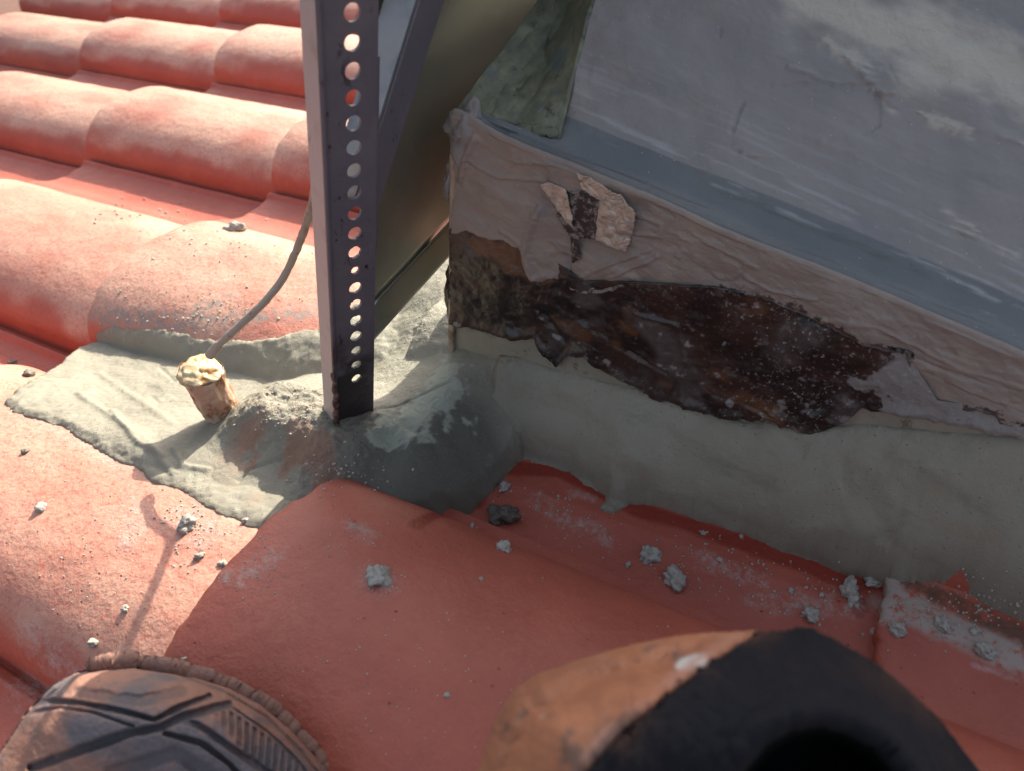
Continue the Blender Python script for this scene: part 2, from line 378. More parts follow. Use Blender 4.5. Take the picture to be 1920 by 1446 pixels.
def bl(p, r): # soft blob mask around pixel p
    u0, v0, _ = uvw(hit(*p, baseA)); return np.exp(-(((U - u0) ** 2 + (Vv - v0) ** 2) / r ** 2))
rough = np.clip(sum(bl(p, r) for p, r in (((480, 760), .03), ((540, 770), .03), ((600, 740), .03), ((590, 850), .025), ((790, 620), .012), ((620, 880), .02), ((720, 820), .02))), 0, 1)
trow = fbm(U * 14 + Vv * 9, Vv * 26, seed=9, oct=3)
b = b + .0016 * trow * (1 - rough * .5) + .0016 * fbm(U * 60, Vv * 60, seed=5, oct=4) * (.35 + rough) + rough * (.0014 * fbm(U * 240, Vv * 240, seed=6, oct=3)) + .00035 * fbm(U * 600, Vv * 600, seed=16, oct=2)
def crease(line, r, amp):
    uv = np.array([[*uvw(hit(*q, baseA))[:2]] for q in line]); d = linesd(U, Vv, uv) + .0006 * fbm(U * 150, Vv * 150, seed=21, oct=2)
    return amp * np.exp(-(d / r) ** 2)
for ln, r, a in (([(210, 770), (260, 830), (310, 860)], .0022, .0022), ([(285, 745), (300, 760)], .002, -.0012), ([(330, 845), (345, 875), (390, 885)], .002, .0018), ([(185, 700), (330, 800)], .003, .0012),
                 ([(150, 740), (280, 830), (330, 900)], .003, .0018), ([(380, 730), (420, 745)], .0015, -.0015), ([(540, 640), (570, 655), (600, 690)], .0015, -.0022), ([(300, 690), (330, 720)], .0016, -.0014),
                 ([(820, 850), (760, 800)], .004, -.002), ([(560, 840), (470, 880), (450, 905)], .0018, -.0025), ([(700, 770), (850, 715)], .0014, -.0016)):
    b = b + crease(ln, r, a)
b += -.006 * bl((535, 745), .014)                                           # pressed hollow on the mound
tw = tile_w(U, Vv, SK)
b = np.maximum(b, tw + .0035 + .0012 * fbm(U * 90, Vv * 90, seed=8)) + .0014 * np.exp(-np.clip(sd, 0, 1) / .006) * fbm(U * 170, Vv * 170, seed=48, oct=3)
s = np.sqrt(np.clip((sd) / .007, 0, 1)); w = np.where(sd > 0, (tw - .001) * (1 - s) + b * s, tw - .006)
keep = sd > -.004
shiny = np.clip(bl((790, 620), .06) + bl((740, 680), .04) + .6 * bl((540, 690), .03), 0, 1)
red = np.clip(bl((560, 870), .035) + bl((470, 830), .02) + bl((640, 880), .02), 0, 1) * sstep(-.1, .5, fbm(U * 55, Vv * 55, seed=31) + .25)
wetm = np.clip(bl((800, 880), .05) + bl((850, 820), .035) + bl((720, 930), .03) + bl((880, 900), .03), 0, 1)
pale = np.clip(bl((770, 790), .018) + bl((830, 740), .018) + bl((720, 815), .012) + .8 * bl((840, 690), .012), 0, 1)
pale = sstep(.3, .5, pale + .3 * fbm(U * 130, Vv * 130, seed=33))
mo = M('fresh_mortar', (.265, .245, .19), .5)
mo.mix(mo.ramp(mo.noise(18, 4), .35, .7), (.215, .20, .155), .8)
mo.mix(mo.ramp(mo.noise(40, 6, .6, stretch=(1, 1.6, 1), off=(2, 4, 1)), .52, .75), (.30, .28, .225), .7)
mo.mix(mo.attr('fair'), (.33, .305, .235), 1.)
mo.mix(mo.mul(mo.attr('fair'), mo.ramp(mo.noise(16, 5, .6, stretch=(.6, 1.4, 1.4), off=(3, 7, 1)), .48, .66)), (.245, .195, .14), 1.)
mo.mix(mo.mul(mo.attr('fair'), mo.ramp(mo.noise(30, 6, .7, stretch=(.5, 1.6, 1.6), off=(8, 7, 1)), .52, .72)), (.16, .155, .125), .9)
mo.mix(mo.attr('red'), (.33, .17, .11), .75, .8)
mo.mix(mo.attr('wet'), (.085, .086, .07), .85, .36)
mo.mix(mo.attr('shiny'), (.27, .26, .19), .5, .24)
mo.mix(mo.attr('pale'), (.34, .36, .29), .9, .6)
mo.mix(mo.ramp(mo.voro(260, (3, 3, 3)), .13, .05), (.07, .06, .045), .6)
mo.mix(mo.ramp(mo.noise(700, 3, .7), .6, .72), (.38, .35, .28), .5)
mo.mix(mo.attr('rim'), (.20, .165, .12), .8, .8)
mo.bump(mo.noise(900, 4, .75), .0009).bump(mo.noise(120, 5, .6), .0007).bump(mo.ramp(mo.voro(180, (7, 1, 2)), .12, .02), -.0012).bump(mo.attr('rough'), .0)
mo.bump(mo.mul(mo.attr('rough'), mo.noise(420, 4, .7)), .0022)
MORT = mo.done()
rim = np.exp(-np.clip(sd, 0, 1) / .004) * .8
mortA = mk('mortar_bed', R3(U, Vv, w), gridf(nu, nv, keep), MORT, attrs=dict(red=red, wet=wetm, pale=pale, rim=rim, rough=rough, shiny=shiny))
tag(mortA, 'fresh grey mortar spread over the tiles around the post foot and clay pipe stub', 'mortar')

BOXY = .412
_topu = [-.36, -.30, -.08, .08, .32]; _topw = [.002, .002, -.004, .040, .105]
botB_px = [(905, 872), (930, 862), (965, 864), (1000, 872), (1060, 890), (1110, 915), (1135, 935), (1130, 955), (1152, 966), (1180, 945), (1210, 948), (1270, 968), (1340, 990), (1400, 1008), (1470, 1040), (1540, 1062), (1600, 1085), (1640, 1092), (1655, 1050), (1670, 1040), (1720, 1056), (1780, 1095), (1850, 1140), (1925, 1170)]
bu = []
for q in botB_px:
    p = hit(*q, tile_w); uu, vv_, _ = uvw(p); bu.append((uu, vv_))
bu = np.array(bu); bu[:, 1] = np.where((bu[:, 0] > .012) & (bu[:, 0] < .06), np.minimum(bu[:, 1], .372), bu[:, 1])
polyB = np.vstack([bu, [[bu[-1, 0] + .12, bu[-1, 1] - .005], [bu[-1, 0] + .12, .44], [-.30, .44], [-.285, .40]]])
nu2, nv2 = 640, 190
U, Vv = np.meshgrid(np.linspace(-.31, .22, nu2), np.linspace(.30, .43, nv2), indexing='ij')
sd = polysd(U, Vv, polyB) + .0022 * fbm(U * 60, Vv * 60, seed=13, oct=6, gain=.55)
tw = tile_w(U, Vv); wt = np.interp(U, _topu, _topw)
vb = np.interp(U, bu[:, 0], bu[:, 1]); vb = np.where(U < bu[0, 0], bu[0, 1], vb)
ker = np.ones(41) / 41; vb1 = np.convolve(np.pad(vb[:, 0], 20, 'edge'), ker, 'valid')[:, None]
sx = np.clip((Vv - vb1 + .004) / (BOXY - vb1 + .004), 0, 1.3)
twb = np.where(U < .033, -.083 + 0 * U, -.076); twb = np.convolve(np.pad(twb[:, 0], 15, 'edge'), np.ones(31) / 31, 'valid')[:, None]
b = twb + (wt - twb) * (1 - (1 - np.clip(sx, 0, 1)) ** 1.35) + np.clip(sx - 1, 0, 1) * .02
def uvB(q): return uvw(hit(*q, lambda u, v: np.interp(u, _topu, _topw) - .09 * np.clip((.41 - v) / .05, 0, 1)))[:2]
b = b + .0052 * fbm(U * 9, Vv * 42, seed=41, oct=2) * np.clip(1 - sx * .6, 0.25, 1) + .0045 * np.exp(-((sx - .30) / .22) ** 2) * (.7 + .9 * fbm(U * 13, U * 0, seed=46, oct=2)) + .0016 * fbm(U * 50, Vv * 70, seed=42, oct=4) + .0003 * fbm(U * 500, Vv * 500, seed=43, oct=2)
def crB(line, r, amp, side=0):
    uv = np.array([uvB(q) for q in line]); d = linesd(U, Vv, uv) + .0008 * fbm(U * 120, Vv * 120, seed=44, oct=2); return amp * np.exp(-(d / r) ** 2)
for ln, r, a in (([(1575, 880), (1590, 930), (1640, 955), (1680, 990), (1660, 1060)], .0026, -.0035), ([(1640, 1060), (1655, 1000), (1690, 960)], .003, -.005), ([(1460, 960), (1560, 930), (1660, 950)], .004, .003),
                 ([(1500, 1000), (1600, 990), (1650, 1010)], .004, .0035), ([(1790, 930), (1850, 970)], .0018, -.002), ([(930, 800), (1100, 920), (1230, 935)], .0035, -.0025), ([(1230, 920), (1450, 985)], .003, -.002), ([(1700, 840), (1650, 900)], .003, .002), ([(1480, 850), (1500, 870)], .003, -.002)):
    b = b + 1.0 * crB(ln, r, a)
b = np.maximum(b, tw + .003) + .0022 * np.exp(-np.clip(sd, 0, 1) / .006) * fbm(U * 170, Vv * 170, seed=47, oct=3)
s = np.sqrt(np.clip(sd / .006, 0, 1)); w = np.where(sd > 0, (tw - .001) * (1 - s) + b * s, tw - .006)
z = np.zeros_like(U)
rimB = np.exp(-np.clip(sd, 0, 1) / .006) * .75
wetB = np.clip(np.exp(-((U + .265) / .03) ** 2) * .3 + .12 * sstep(.4, .0, sx), 0, 1)
mortB = mk('mortar_fillet', R3(U, Vv, w), gridf(nu2, nv2, sd > -.004), MORT, attrs=dict(fair=z + .6, red=z, wet=wetB, pale=z, rim=rimB, rough=.15 + z))
tag(mortB, 'long fresh grey mortar fillet sealing the foot of the stained box against the tiles', 'mortar')

# ------------------------------------------------------------------ grey sealed duct box
XL = -.312; XR = .36; ZT = .114
duct = thing('sealed_duct', 'grey sealant coated duct box with sloping hood and peeling black bitumen front', 'duct', (0, .5, -.1))
wl = M('box_wall', (.25, .225, .17), .75)
wl.mix(wl.ramp(wl.noise(30, 5), .4, .65), (.30, .26, .20), .8); wl.mix(wl.ramp(wl.noise(70, 6, .7, off=(4, 1, 2)), .55, .7), (.10, .06, .035), .8); wl.bump(wl.noise(120, 6), .0015)
WALL = wl.done()
Vx, Fx = box_vf((XL, BOXY + .001, -.16), (XR - XL, 0, 0), (0, .5, 0), (0, 0, .16 + ZT - .004))
o = mk('wall', shear(Vx), Fx, WALL, duct, smooth=False); bevel(o, .003)

# sealant: front membrane, rounded lip, gutter and hood as one continuous brushed coat
edge_px = [(850, 436), (868, 432), (900, 440), (945, 452), (980, 468), (983, 500), (996, 525), (1018, 532), (1040, 520), (1068, 543), (1100, 553), (1140, 545), (1165, 536), (1250, 545), (1340, 548), (1420, 560), (1480, 578), (1530, 604), (1590, 632), (1640, 650), (1700, 664), (1716, 720), (1740, 752), (1790, 768), (1840, 770), (1880, 790), (1930, 800)]
ed = unshear([onY(*q, BOXY - .004) for q in edge_px])
nx = 820
xs = np.linspace(XL, XR, nx)
ze = np.interp(xs, ed[:, 0], ed[:, 2]) + .0018 * fbm(xs * 120, xs * 0, seed=51, oct=5)
# profile rows above the lip: (y, z) pairs shared by every column
HA = math.radians(52); YH = .4265
lip = [(BOXY - .0045 + .0025 * (1 - math.cos(a)), ZT - .0035 + .0035 * math.sin(a)) for a in np.linspace(0, math.pi / 2, 8)]
gut = [(lip[-1][0] + t * (YH - .007 - lip[-1][0]), ZT - .0022 * math.sin(t * math.pi)) for t in np.linspace(.12, .85, 7)]
cov = [(YH - .006 + .024 * math.sin(a) * .55, ZT - .001 + .024 * (1 - math.cos(a))) for a in np.linspace(0, HA, 7)]
y0, z0 = cov[-1]; hoodrows = [(y0 + t * math.cos(HA), z0 + t * math.sin(HA)) for t in np.concatenate([np.linspace(.002, .2, 200), np.linspace(.22, .62, 20)])]
nf = 120
rowsY = []; rowsZ = []
fr_t = np.concatenate([[0, 0, .004, .012, .03], np.linspace(.05, 1, nf - 5)])
Y = np.zeros((nx, nf + len(lip) + len(gut) + len(cov) + len(hoodrows))); Z = np.zeros_like(Y); X = np.repeat(xs[:, None], Y.shape[1], 1)
ztop = ZT - .004
for k, t in enumerate(fr_t):
    Z[:, k] = ze + (ztop - ze) * t
    th = [-.001, .0030, .0045, .0052, .005][k] if k < 5 else .0045
    Y[:, k] = BOXY - th
for k, (yy, zz) in enumerate(lip + gut + cov + hoodrows): Y[:, nf + k] = yy; Z[:, nf + k] = zz
nlip, ngut, ncov = len(lip), len(gut), len(cov); kh = nf + nlip + ngut
# the hood is cut off at the left along a leaning edge; left of it the coat bends into a hollow flank
fr_mask = np.zeros_like(Y); fr_mask[:, :nf] = 1
nzs = .0018 * fbm(X * 22, Z * 30, Y * 30, seed=53, oct=3) + .0006 * fbm(X * 40, Z * 80, Y * 80, seed=54, oct=3) + .00015 * fbm(X * 300, Z * 420, Y * 300, seed=55, oct=2)
amp = np.ones_like(Y); amp[:, :2] = 0; amp[:, nf + nlip:kh + ncov] = .25
# wavy lip: bulges forward
wav = .0012 * fbm(X * 16, X * 0, seed=57, oct=2)
Yn = Y - amp * nzs * np.where(fr_mask > 0, 1.2, .8)
fade = np.zeros(Y.shape[1]); fade[:nf] = np.linspace(0, 1, nf) ** 2; fade[nf:nf + nlip] = 1; fade[nf + nlip:kh] = np.linspace(1, .4, ngut)
Yn = Yn - wav * fade[None, :]
Zn = Z + amp * nzs * np.where(fr_mask > 0, .3, .8)
fadez = fade.copy(); fadez[nf + nlip:kh] = 1; fadez[kh:kh + ncov] = np.linspace(1, 0, ncov)
Zn = Zn + fadez[None, :] * (.0012 * fbm(X * 14, X * 0, seed=58, oct=2) + .004 * np.exp(-((X + .305) / .014) ** 2))
amp_g = 1
# strokes of the trowel on the hood
def hoodpt(px, py):
    n = np.array([0, -math.sin(HA), math.cos(HA)]); p = onpl(px, py, (0, y0, z0), n); return p[0], (p - np.array([0, y0, z0]))@np.array([0, math.cos(HA), math.sin(HA)])
TH_ = np.zeros_like(Y); TH_[:, kh + ncov:] = np.concatenate([np.linspace(.002, .2, 200), np.linspace(.22, .62, 20)])[None, :]
hm = np.zeros_like(Y); hm[:, kh + ncov:] = 1
groove = np.zeros_like(Y); pale = np.zeros_like(Y)
def hl(line, r, amp_, j=.0006):
    q = np.array([hoodpt(*p) for p in line]); amp_ = amp_ if r > .003 else amp_ * sstep(-.45, .35, fbm(X * 70, TH_ * 70, seed=60, oct=2)); d = linesd(X, TH_, q) + j * fbm(X * 200, TH_ * 200, seed=61, oct=3); return hm * amp_ * np.exp(-(d / (r * (.75 if r < .003 else 1.))) ** 2)
for ln, r, a in (([(1310, 150), (1290, 185), (1275, 215), (1272, 245), (1290, 250)], .0012, -.0016), ([(1290, 252), (1350, 260), (1400, 255), (1460, 235)], .001, .0012), ([(1460, 235), (1530, 228), (1570, 210), (1575, 175), (1565, 145)], .0011, -.0014),
                 ([(1400, 100), (1450, 115), (1490, 130), (1570, 130)], .0016, .0014), ([(1600, 150), (1560, 145)], .0016, .0022), ([(1440, 40), (1520, 90), (1560, 130), (1600, 170), (1750, 220), (1930, 265)], .0022, .0012), ([(1580, 70), (1610, 130)], .0012, -.001),
                 ([(1360, 130), (1480, 130)], .001, -.001), ([(1660, 380), (1700, 395), (1760, 420), (1830, 450)], .0014, .0012), ([(1270, 30), (1260, 60)], .0012, -.0012), ([(1320, 30), (1350, 60), (1370, 70)], .0012, -.0012)):
    g = hl(ln, r, a); Yn = Yn - g * math.sin(HA); Zn = Zn + g * math.cos(HA)
def fln(line, r, a, j=.0008):
    q = unshear([onY(*p, BOXY - .004) for p in line]); d = linesd(X, Z, q[:, [0, 2]]) + j * fbm(X * 160, Z * 160, seed=62, oct=3); return fr_mask * a * np.exp(-(d / r) ** 2)
for ln, r, a in (([(1010, 390), (990, 440), (985, 480), (1000, 520), (1035, 515)], .0022, .0030), ([(1060, 480), (1070, 520), (1050, 540)], .0016, -.0025), ([(1095, 548), (1150, 520), (1230, 482)], .0016, .0022), ([(1085, 520), (1150, 492), (1215, 470)], .0014, .0018), ([(1110, 535), (1190, 505)], .001, -.0018),
                 ([(1190, 405), (1240, 425), (1235, 445), (1180, 440)], .0014, .0016), ([(1215, 380), (1260, 410)], .0012, -.0016), ([(1400, 520), (1450, 545), (1530, 560)], .0012, .0018), ([(1520, 500), (1560, 520), (1700, 560), (1900, 660)], .0022, .0012), ([(1540, 600), (1640, 610), (1800, 690), (1930, 730)], .0018, .0014),
                 ([(870, 300), (930, 330), (1010, 335)], .0014, .0016), ([(960, 300), (1050, 305), (1110, 330)], .0016, .0018), ([(1300, 440), (1420, 500)], .0014, .0014), ([(940, 430), (975, 455)], .0014, .002), ([(885, 260), (870, 300), (862, 340)], .002, .0035), ([(1700, 660), (1760, 690), (1850, 720)], .0012, -.0018)):
    Yn = Yn - .75 * fln(ln, r, a)
fm = sstep(.1, .6, fbm(X * 30, Z * 45, seed=69, oct=4)) * fr_mask; Yn = Yn - .0012 * fm
pl = [(1380, -40), (1450, 20), (1560, 90), (1700, 130), (1930, 180), (1990, 100), (1700, 10), (1500, -40)]
pq = np.array([hoodpt(*p) for p in pl]); psd = polysd(X, TH_, pq)
pale = hm * sstep(-.012, .012, psd + .012 * fbm(X * 30 + TH_ * 10, TH_ * 60, seed=63, oct=4))
for ln in ([(1450, 30), (1560, 110)], [(1600, 170), (1760, 225), (1930, 275)], [(1600, 150), (1740, 190)], [(1690, 380), (1830, 440)], [(1200, 350), (1500, 480)], [(1230, 390), (1420, 460)]):
    pale = np.maximum(pale, .75 * np.clip(hl(ln, .0035, 1., .002), 0, 1) * sstep(-.2, .4, fbm(X * 40, TH_ * 220, seed=64, oct=4)))
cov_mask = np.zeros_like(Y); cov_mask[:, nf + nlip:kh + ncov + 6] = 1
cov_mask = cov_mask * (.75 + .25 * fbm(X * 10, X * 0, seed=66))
streak = np.zeros_like(Y); streak[:, kh:] = .8 * sstep(.2, .9, fbm(X[:, kh:] * 16, TH_[:, kh:] * 420 + X[:, kh:] * 20, seed=67, oct=4)) * np.exp(-TH_[:, kh:] / .025)
streak[:, kh:kh + ncov] = 0; streak[:, nf + nlip - 4:nf + nlip + 2] = np.maximum(streak[:, nf + nlip - 4:nf + nlip + 2], .0)
streak[:, nf + nlip - 1:nf + nlip] = .6 * sstep(-.1, .5, fbm(xs * 30, xs * 0, seed=68, oct=4))[:, None]
# left cut of the hood
A0 = np.array([-.266, y0, z0]); Adir = np.array([-.012, .0445, .057])          # leaning edge of the hood
ksel = kh + ncov
Xn = X.copy()
for k in range(kh, Y.shape[1]):
    zz = (Z[0, k] - z0) / Adir[2]; xl = A0[0] + Adir[0] * max(zz, 0)
    if k < ksel: xl = A0[0] - .002 * (ksel - k)
    tt = (xs - XL) / (XR - XL); xmin = xl
    Xn[:, k] = xmin + (XR - xmin) * tt
fr_w = np.zeros_like(Y); fr_w[:, :nf + nlip - 2] = 1; fr_w[:, nf + nlip - 2] = .5
spat = fr_w * np.exp(-np.clip(Z - ze[:, None], 0, 1) / .011) * (.25 + .75 * sstep(-.215, -.18, X)) * .95
se = M('grey_sealant', (.215, .20, .195), .5)
se.mix(se.ramp(se.noise(16, 4), .35, .7), (.245, .222, .208), .8)
se.mix(se.ramp(se.noise(25, 6, .6, stretch=(.5, 1.5, 1.5), off=(3, 1, 2)), .5, .75), (.17, .17, .178), .8)
se.mix(se.attr('front'), (.255, .195, .155), .75, .6)
se.mix(se.mul(se.attr('front'), se.ramp(se.noise(40, 6, .65, off=(1, 2, 3)), .52, .68)), (.30, .24, .19), .7)
se.mix(se.mul(se.attr('front'), se.ramp(se.noise(26, 6, .7, off=(9, 2, 3)), .58, .70)), (.16, .145, .15), .7)
se.mix(se.ramp(se.math('ADD', se.attr('spat'), se.math('MULTIPLY', se.math('SUBTRACT', se.noise(170, 7, .75), .5), 1.6)), .62, .80), (.035, .02, .016), .9, .4)
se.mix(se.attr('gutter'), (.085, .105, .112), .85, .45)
se.mix(se.attr('pale'), (.48, .45, .38), .85, .85)
se.mix(se.attr('streak'), (.42, .44, .45), .75, .7)
se.mix(se.ramp(se.voro(130, (2, 5, 1)), .07, .04), (.55, .5, .46), .5)
se.mix(se.mul(se.ramp(se.noise(260, 5, .7, off=(5, 5, 5)), .64, .72), se.ramp(se.noise(25, 3, off=(1, 7, 2)), .5, .62)), (.06, .055, .05), .7)
se.mix(se.ramp(se.voro(38, (2.3, 5, 1)), .03, .02), (.42, .10, .07), .8)
se.mix(se.mul(se.ramp(se.noise(55, 7, .7, stretch=(.35, 1.2, 1.2), off=(5, 1, 8)), .6, .74), se.ramp(se.noise(12, 3, off=(5, 8, 3)), .42, .6)), (.33, .31, .29), .6)
se.bump(se.noise(60, 5, .6, stretch=(.4, 1.3, 1.3)), .0014).bump(se.noise(500, 4, .6), .0004).bump(se.mul(se.attr('pale'), se.noise(380, 4, .7)), .0012)
SEAL = se.done()
Vs = np.stack([Xn, Yn, Zn], -1); Vs = np.where((np.arange(Y.shape[1]) < kh + 2)[None, :, None], shear(Vs), Vs)
front_left = se
n, m = Y.shape
F = gridf(n, m).tolist()
o = mk('sealant_coat', Vs, F, SEAL, duct, attrs=dict(front=fr_w, gutter=cov_mask, pale=pale, streak=streak, spat=spat))
sd_ = o.modifiers.new('thickness', 'SOLIDIFY'); sd_.thickness = .004; sd_.offset = 1 if False else -1
# flank: hollow face by the sheet, whose greenish reflected light is put into its colour
nt_, ns_ = 90, 60
T, S = np.meshgrid(np.concatenate([np.linspace(-.35, 1.6, nt_ - 12), np.linspace(1.75, 6.5, 12)]), np.linspace(0, 1, ns_), indexing='ij')
Tp = np.clip(T, 0, None)
Lc = np.stack([-.334 + 0 * T, .4165 + .110 * Tp, .112 + .041 * T], -1); T2 = np.clip(T, -.06, None)
Rc = A0 + np.stack([Adir[0] * T2, Adir[1] * T2, Adir[2] * T2], -1) * 1.05 + np.array([.0015, .001, -.001])
Vf = Lc * (1 - S[..., None]) + Rc * S[..., None]
hol = np.sin(S * math.pi) * .014 * np.clip(T * 1.5 + .25, 0, 1)
nzf = .0018 * fbm(T * 2.2, S * 2.4, seed=71, oct=3) + .0008 * fbm(T * 9, S * 8, seed=72, oct=3)
Vf[..., 1] += hol * .8 - nzf; Vf[..., 2] += -hol * .6 + nzf
fl = M('flank_sealant', (.12, .125, .085), .55)
fl.mix(fl.ramp(fl.noise(40, 5, .6), .42, .66), (.22, .225, .145), .8); fl.mix(fl.ramp(fl.noise(75, 6, .7, off=(4, 4, 1)), .56, .68), (.035, .045, .04), .85)
fl.mix(fl.ramp(fl.noise(30, 4, off=(8, 1, 1)), .58, .7), (.10, .13, .145), .7); fl.bump(fl.noise(70, 5), .0009).bump(fl.noise(400), .0005)
o = mk('flank', Vf, gridf(nt_, ns_), fl.done(), duct); q = o.modifiers.new('thickness', 'SOLIDIFY'); q.thickness = .004; q.offset = -1
# thick blob of sealant on the front left corner
nb = 60; A, B = np.meshgrid(np.linspace(0, 2 * math.pi, nb), np.linspace(0, math.pi, 40), indexing='ij')
cx = np.array([-.3245, .417, .096]); rad = np.stack([.0125 * np.cos(A) * np.sin(B), .0125 * np.sin(A) * np.sin(B), .026 * np.cos(B)], -1)
k = 1 + .16 * fbm(np.cos(A) * np.sin(B) * 2.2 + 5, np.sin(A) * np.sin(B) * 2.2, np.cos(B) * 3, seed=73, oct=3)
mk('sealant_blob', cx + rad * k[..., None], gridf(nb, 40), SEAL, duct, attrs=dict(front=np.full(A.shape, .15), gutter=np.zeros(A.shape), pale=np.zeros(A.shape), streak=np.zeros(A.shape)))
cm = M('corner_metal', (.33, .28, .22), .45, .3); cm.mix(cm.ramp(cm.noise(60, 5), .5, .65), (.14, .08, .04), .9); cm.bump(cm.noise(150), .0008)
CM = cm.done()
Vt, Ft = box_vf((XL - .0035, BOXY - .004, -.12), (.0055, 0, 0), (0, .02, 0), (0, 0, .205)); o = mk('corner_trim', shear(Vt), Ft, CM, duct, smooth=False); bevel(o, .0015)

def corner_lump(name, px, py, rx, ry, rz, seed, m, at):
    A, B = np.meshgrid(np.linspace(0, 2 * math.pi, 60), np.linspace(0, math.pi, 40), indexing='ij')
    p = onY(px, py, BOXY + .004); k = 1 + .28 * fbm(np.cos(A) * np.sin(B) * 2 + seed, np.sin(A) * np.sin(B) * 2, np.cos(B) * 4, seed=seed, oct=4)
    mk(name, p + np.stack([rx * np.cos(A) * np.sin(B), ry * np.sin(A) * np.sin(B), rz * np.cos(B)], -1) * k[..., None], gridf(*A.shape), m, duct, attrs={a: np.full(A.shape, v) for a, v in at.items()})
corner_lump('sealant_blob', 852, 335, .0055, .008, .020, 75, SEAL, dict(front=.2, gutter=.2, pale=0, streak=0))
corner_lump('sealant_blob', 872, 238, .013, .010, .010, 76, SEAL, dict(front=.1, gutter=.1, pale=0, streak=0))

# black bitumen coat on the lower front
bt_top = [(846, 425), (900, 420), (985, 450), (1100, 520), (1200, 520), (1340, 530), (1500, 560), (1620, 620), (1700, 650), (1760, 740), (1930, 770)]
bt_bot = [(846, 612), (868, 618), (900, 628), (960, 640), (1000, 640), (1020, 668), (1042, 692), (1060, 672), (1085, 668), (1110, 690), (1150, 715), (1200, 738), (1250, 762), (1300, 776), (1370, 790), (1440, 792), (1490, 812), (1530, 818), (1580, 800), (1610, 772), (1650, 776), (1740, 790), (1800, 800), (1880, 822), (1930, 828)]
tp = unshear([onY(*q, BOXY) for q in bt_top]); bo = unshear([onY(*q, BOXY - .004) for q in bt_bot])
nxb, nzb = 620, 110
xb = np.linspace(XL - .003, .10, nxb); zt = np.interp(xb, tp[:, 0], tp[:, 2]); zb = np.interp(xb, bo[:, 0], bo[:, 2]) + .0016 * fbm(xb * 160, xb * 0, seed=81, oct=5)
t = np.linspace(0, 1, nzb); X = np.repeat(xb[:, None], nzb, 1); Z = zb[:, None] + (zt - zb)[:, None] * t[None, :]
Td = Z - zb[:, None]
th = .004 + .0018 * fbm(X * 24, Z * 30, seed=82, oct=3) + .0006 * fbm(X * 80, Z * 100, seed=83, oct=3) + .0002 * fbm(X * 260, Z * 300, seed=84, oct=2)
th += .0026 * np.exp(-((Td - .006) / .006) ** 2) * (.6 + .6 * fbm(X * 35, Z * 0, seed=85))
def frx(q): p = unshear(onY(*q, BOXY - .004)); return p[0], p[2]
def fl_(line, r, a): d = linesd(X, Z, np.array([frx(q) for q in line])) + .0006 * fbm(X * 150, Z * 150, seed=86, oct=2); return a * np.exp(-(d / r) ** 2)
for ln, r, a in (([(1020, 590), (1060, 640)], .003, -.003), ([(1180, 655), (1250, 700)], .0014, -.003), ([(1190, 585), (1270, 610), (1285, 680), (1255, 735)], .0016, .0035), ([(880, 480), (950, 500), (1000, 530)], .004, .002), ([(1030, 570), (1130, 640), (1230, 690)], .004, .0025), ([(1300, 740), (1500, 790), (1600, 760)], .003, .002), ([(1400, 760), (1450, 780)], .0012, -.003)):
    th += .55 * fl_(ln, r, a)
edge = np.clip(Td / .003, 0, 1) ** .5
Yb = BOXY - np.clip(th, .0012, .02) * edge
gap = (X > frx((1690, 700))[0]) & (fbm(X * 45, Z * 60, seed=88, oct=4) < .12) & (Td > .004)
white = .8 * np.clip(.4 + fbm(X * 9, Z * 14, seed=94, oct=2) * 1.6, 0, 1) * sstep(.40, .72, fbm(X * 130, Z * 150, seed=90, oct=4) * .7 + .55 * (np.exp(-Td / .006) + .8 * np.exp(-np.clip(zt[:, None] - Z, 0, 1) / .018) * (X > -.2)) - .22 + .35 * (np.exp(-((X - frx((1640, 700))[0]) / .03) ** 2)))
brown = sstep(.0, .55, fbm(X * 22, Z * 34, seed=91, oct=4) + .35)
orange = sstep(.5, 1.1, fbm(X * 28, Z * 45, seed=92, oct=3) + .38 * np.exp(-((X + .29) / .03) ** 2))
bm = M('bitumen', (.016, .012, .011), .28)
bm.mix(bm.attr('brown'), (.045, .024, .017), .7, .36); bm.mix(bm.attr('orange'), (.15, .065, .028), .6, .5)
bm.mix(bm.ramp(bm.noise(25, 4, off=(2, 6, 2)), .5, .66), (.085, .07, .066), .75, .5)
bm.mix(bm.attr('white'), (.38, .35, .34), .8, .8)
bm.mix(bm.mul(bm.ramp(bm.voro(230, (1, 1, 8)), .13, .06), bm.ramp(bm.noise(22, 3, off=(6, 6, 6)), .56, .64)), (.36, .33, .31), .7)
bm.mix(bm.ramp(bm.math('ADD', bm.attr('fade'), bm.math('MULTIPLY', bm.math('SUBTRACT', bm.noise(160, 7, .75, off=(1, 1, 1)), .5), 1.1)), .42, .62), (.215, .195, .18), .95, .65)
bm.mix(bm.mul(bm.attr('pep'), bm.ramp(bm.noise(330, 6, .8, off=(4, 1, 2)), .56, .66)), (.40, .37, .35), .9, .8)
bm.bump(bm.noise(70, 5, .6), .0012).bump(bm.noise(600, 3), .0003)
BIT = bm.done()
keep = np.ones_like(gap)
xa, xb_ = frx((1560, 700))[0], frx((1760, 720))[0]
fade = np.clip(sstep(xa, xb_, X) * 1.15 + .45 * fbm(X * 60, Z * 80, seed=95, oct=5) * sstep(xa - .03, xa + .02, X) - .75 * np.exp(-Td / .007), 0, 1)
topf = np.exp(-np.clip(zt[:, None] - Z - .012, 0, 1) / .016) * (X > -.19) * .55
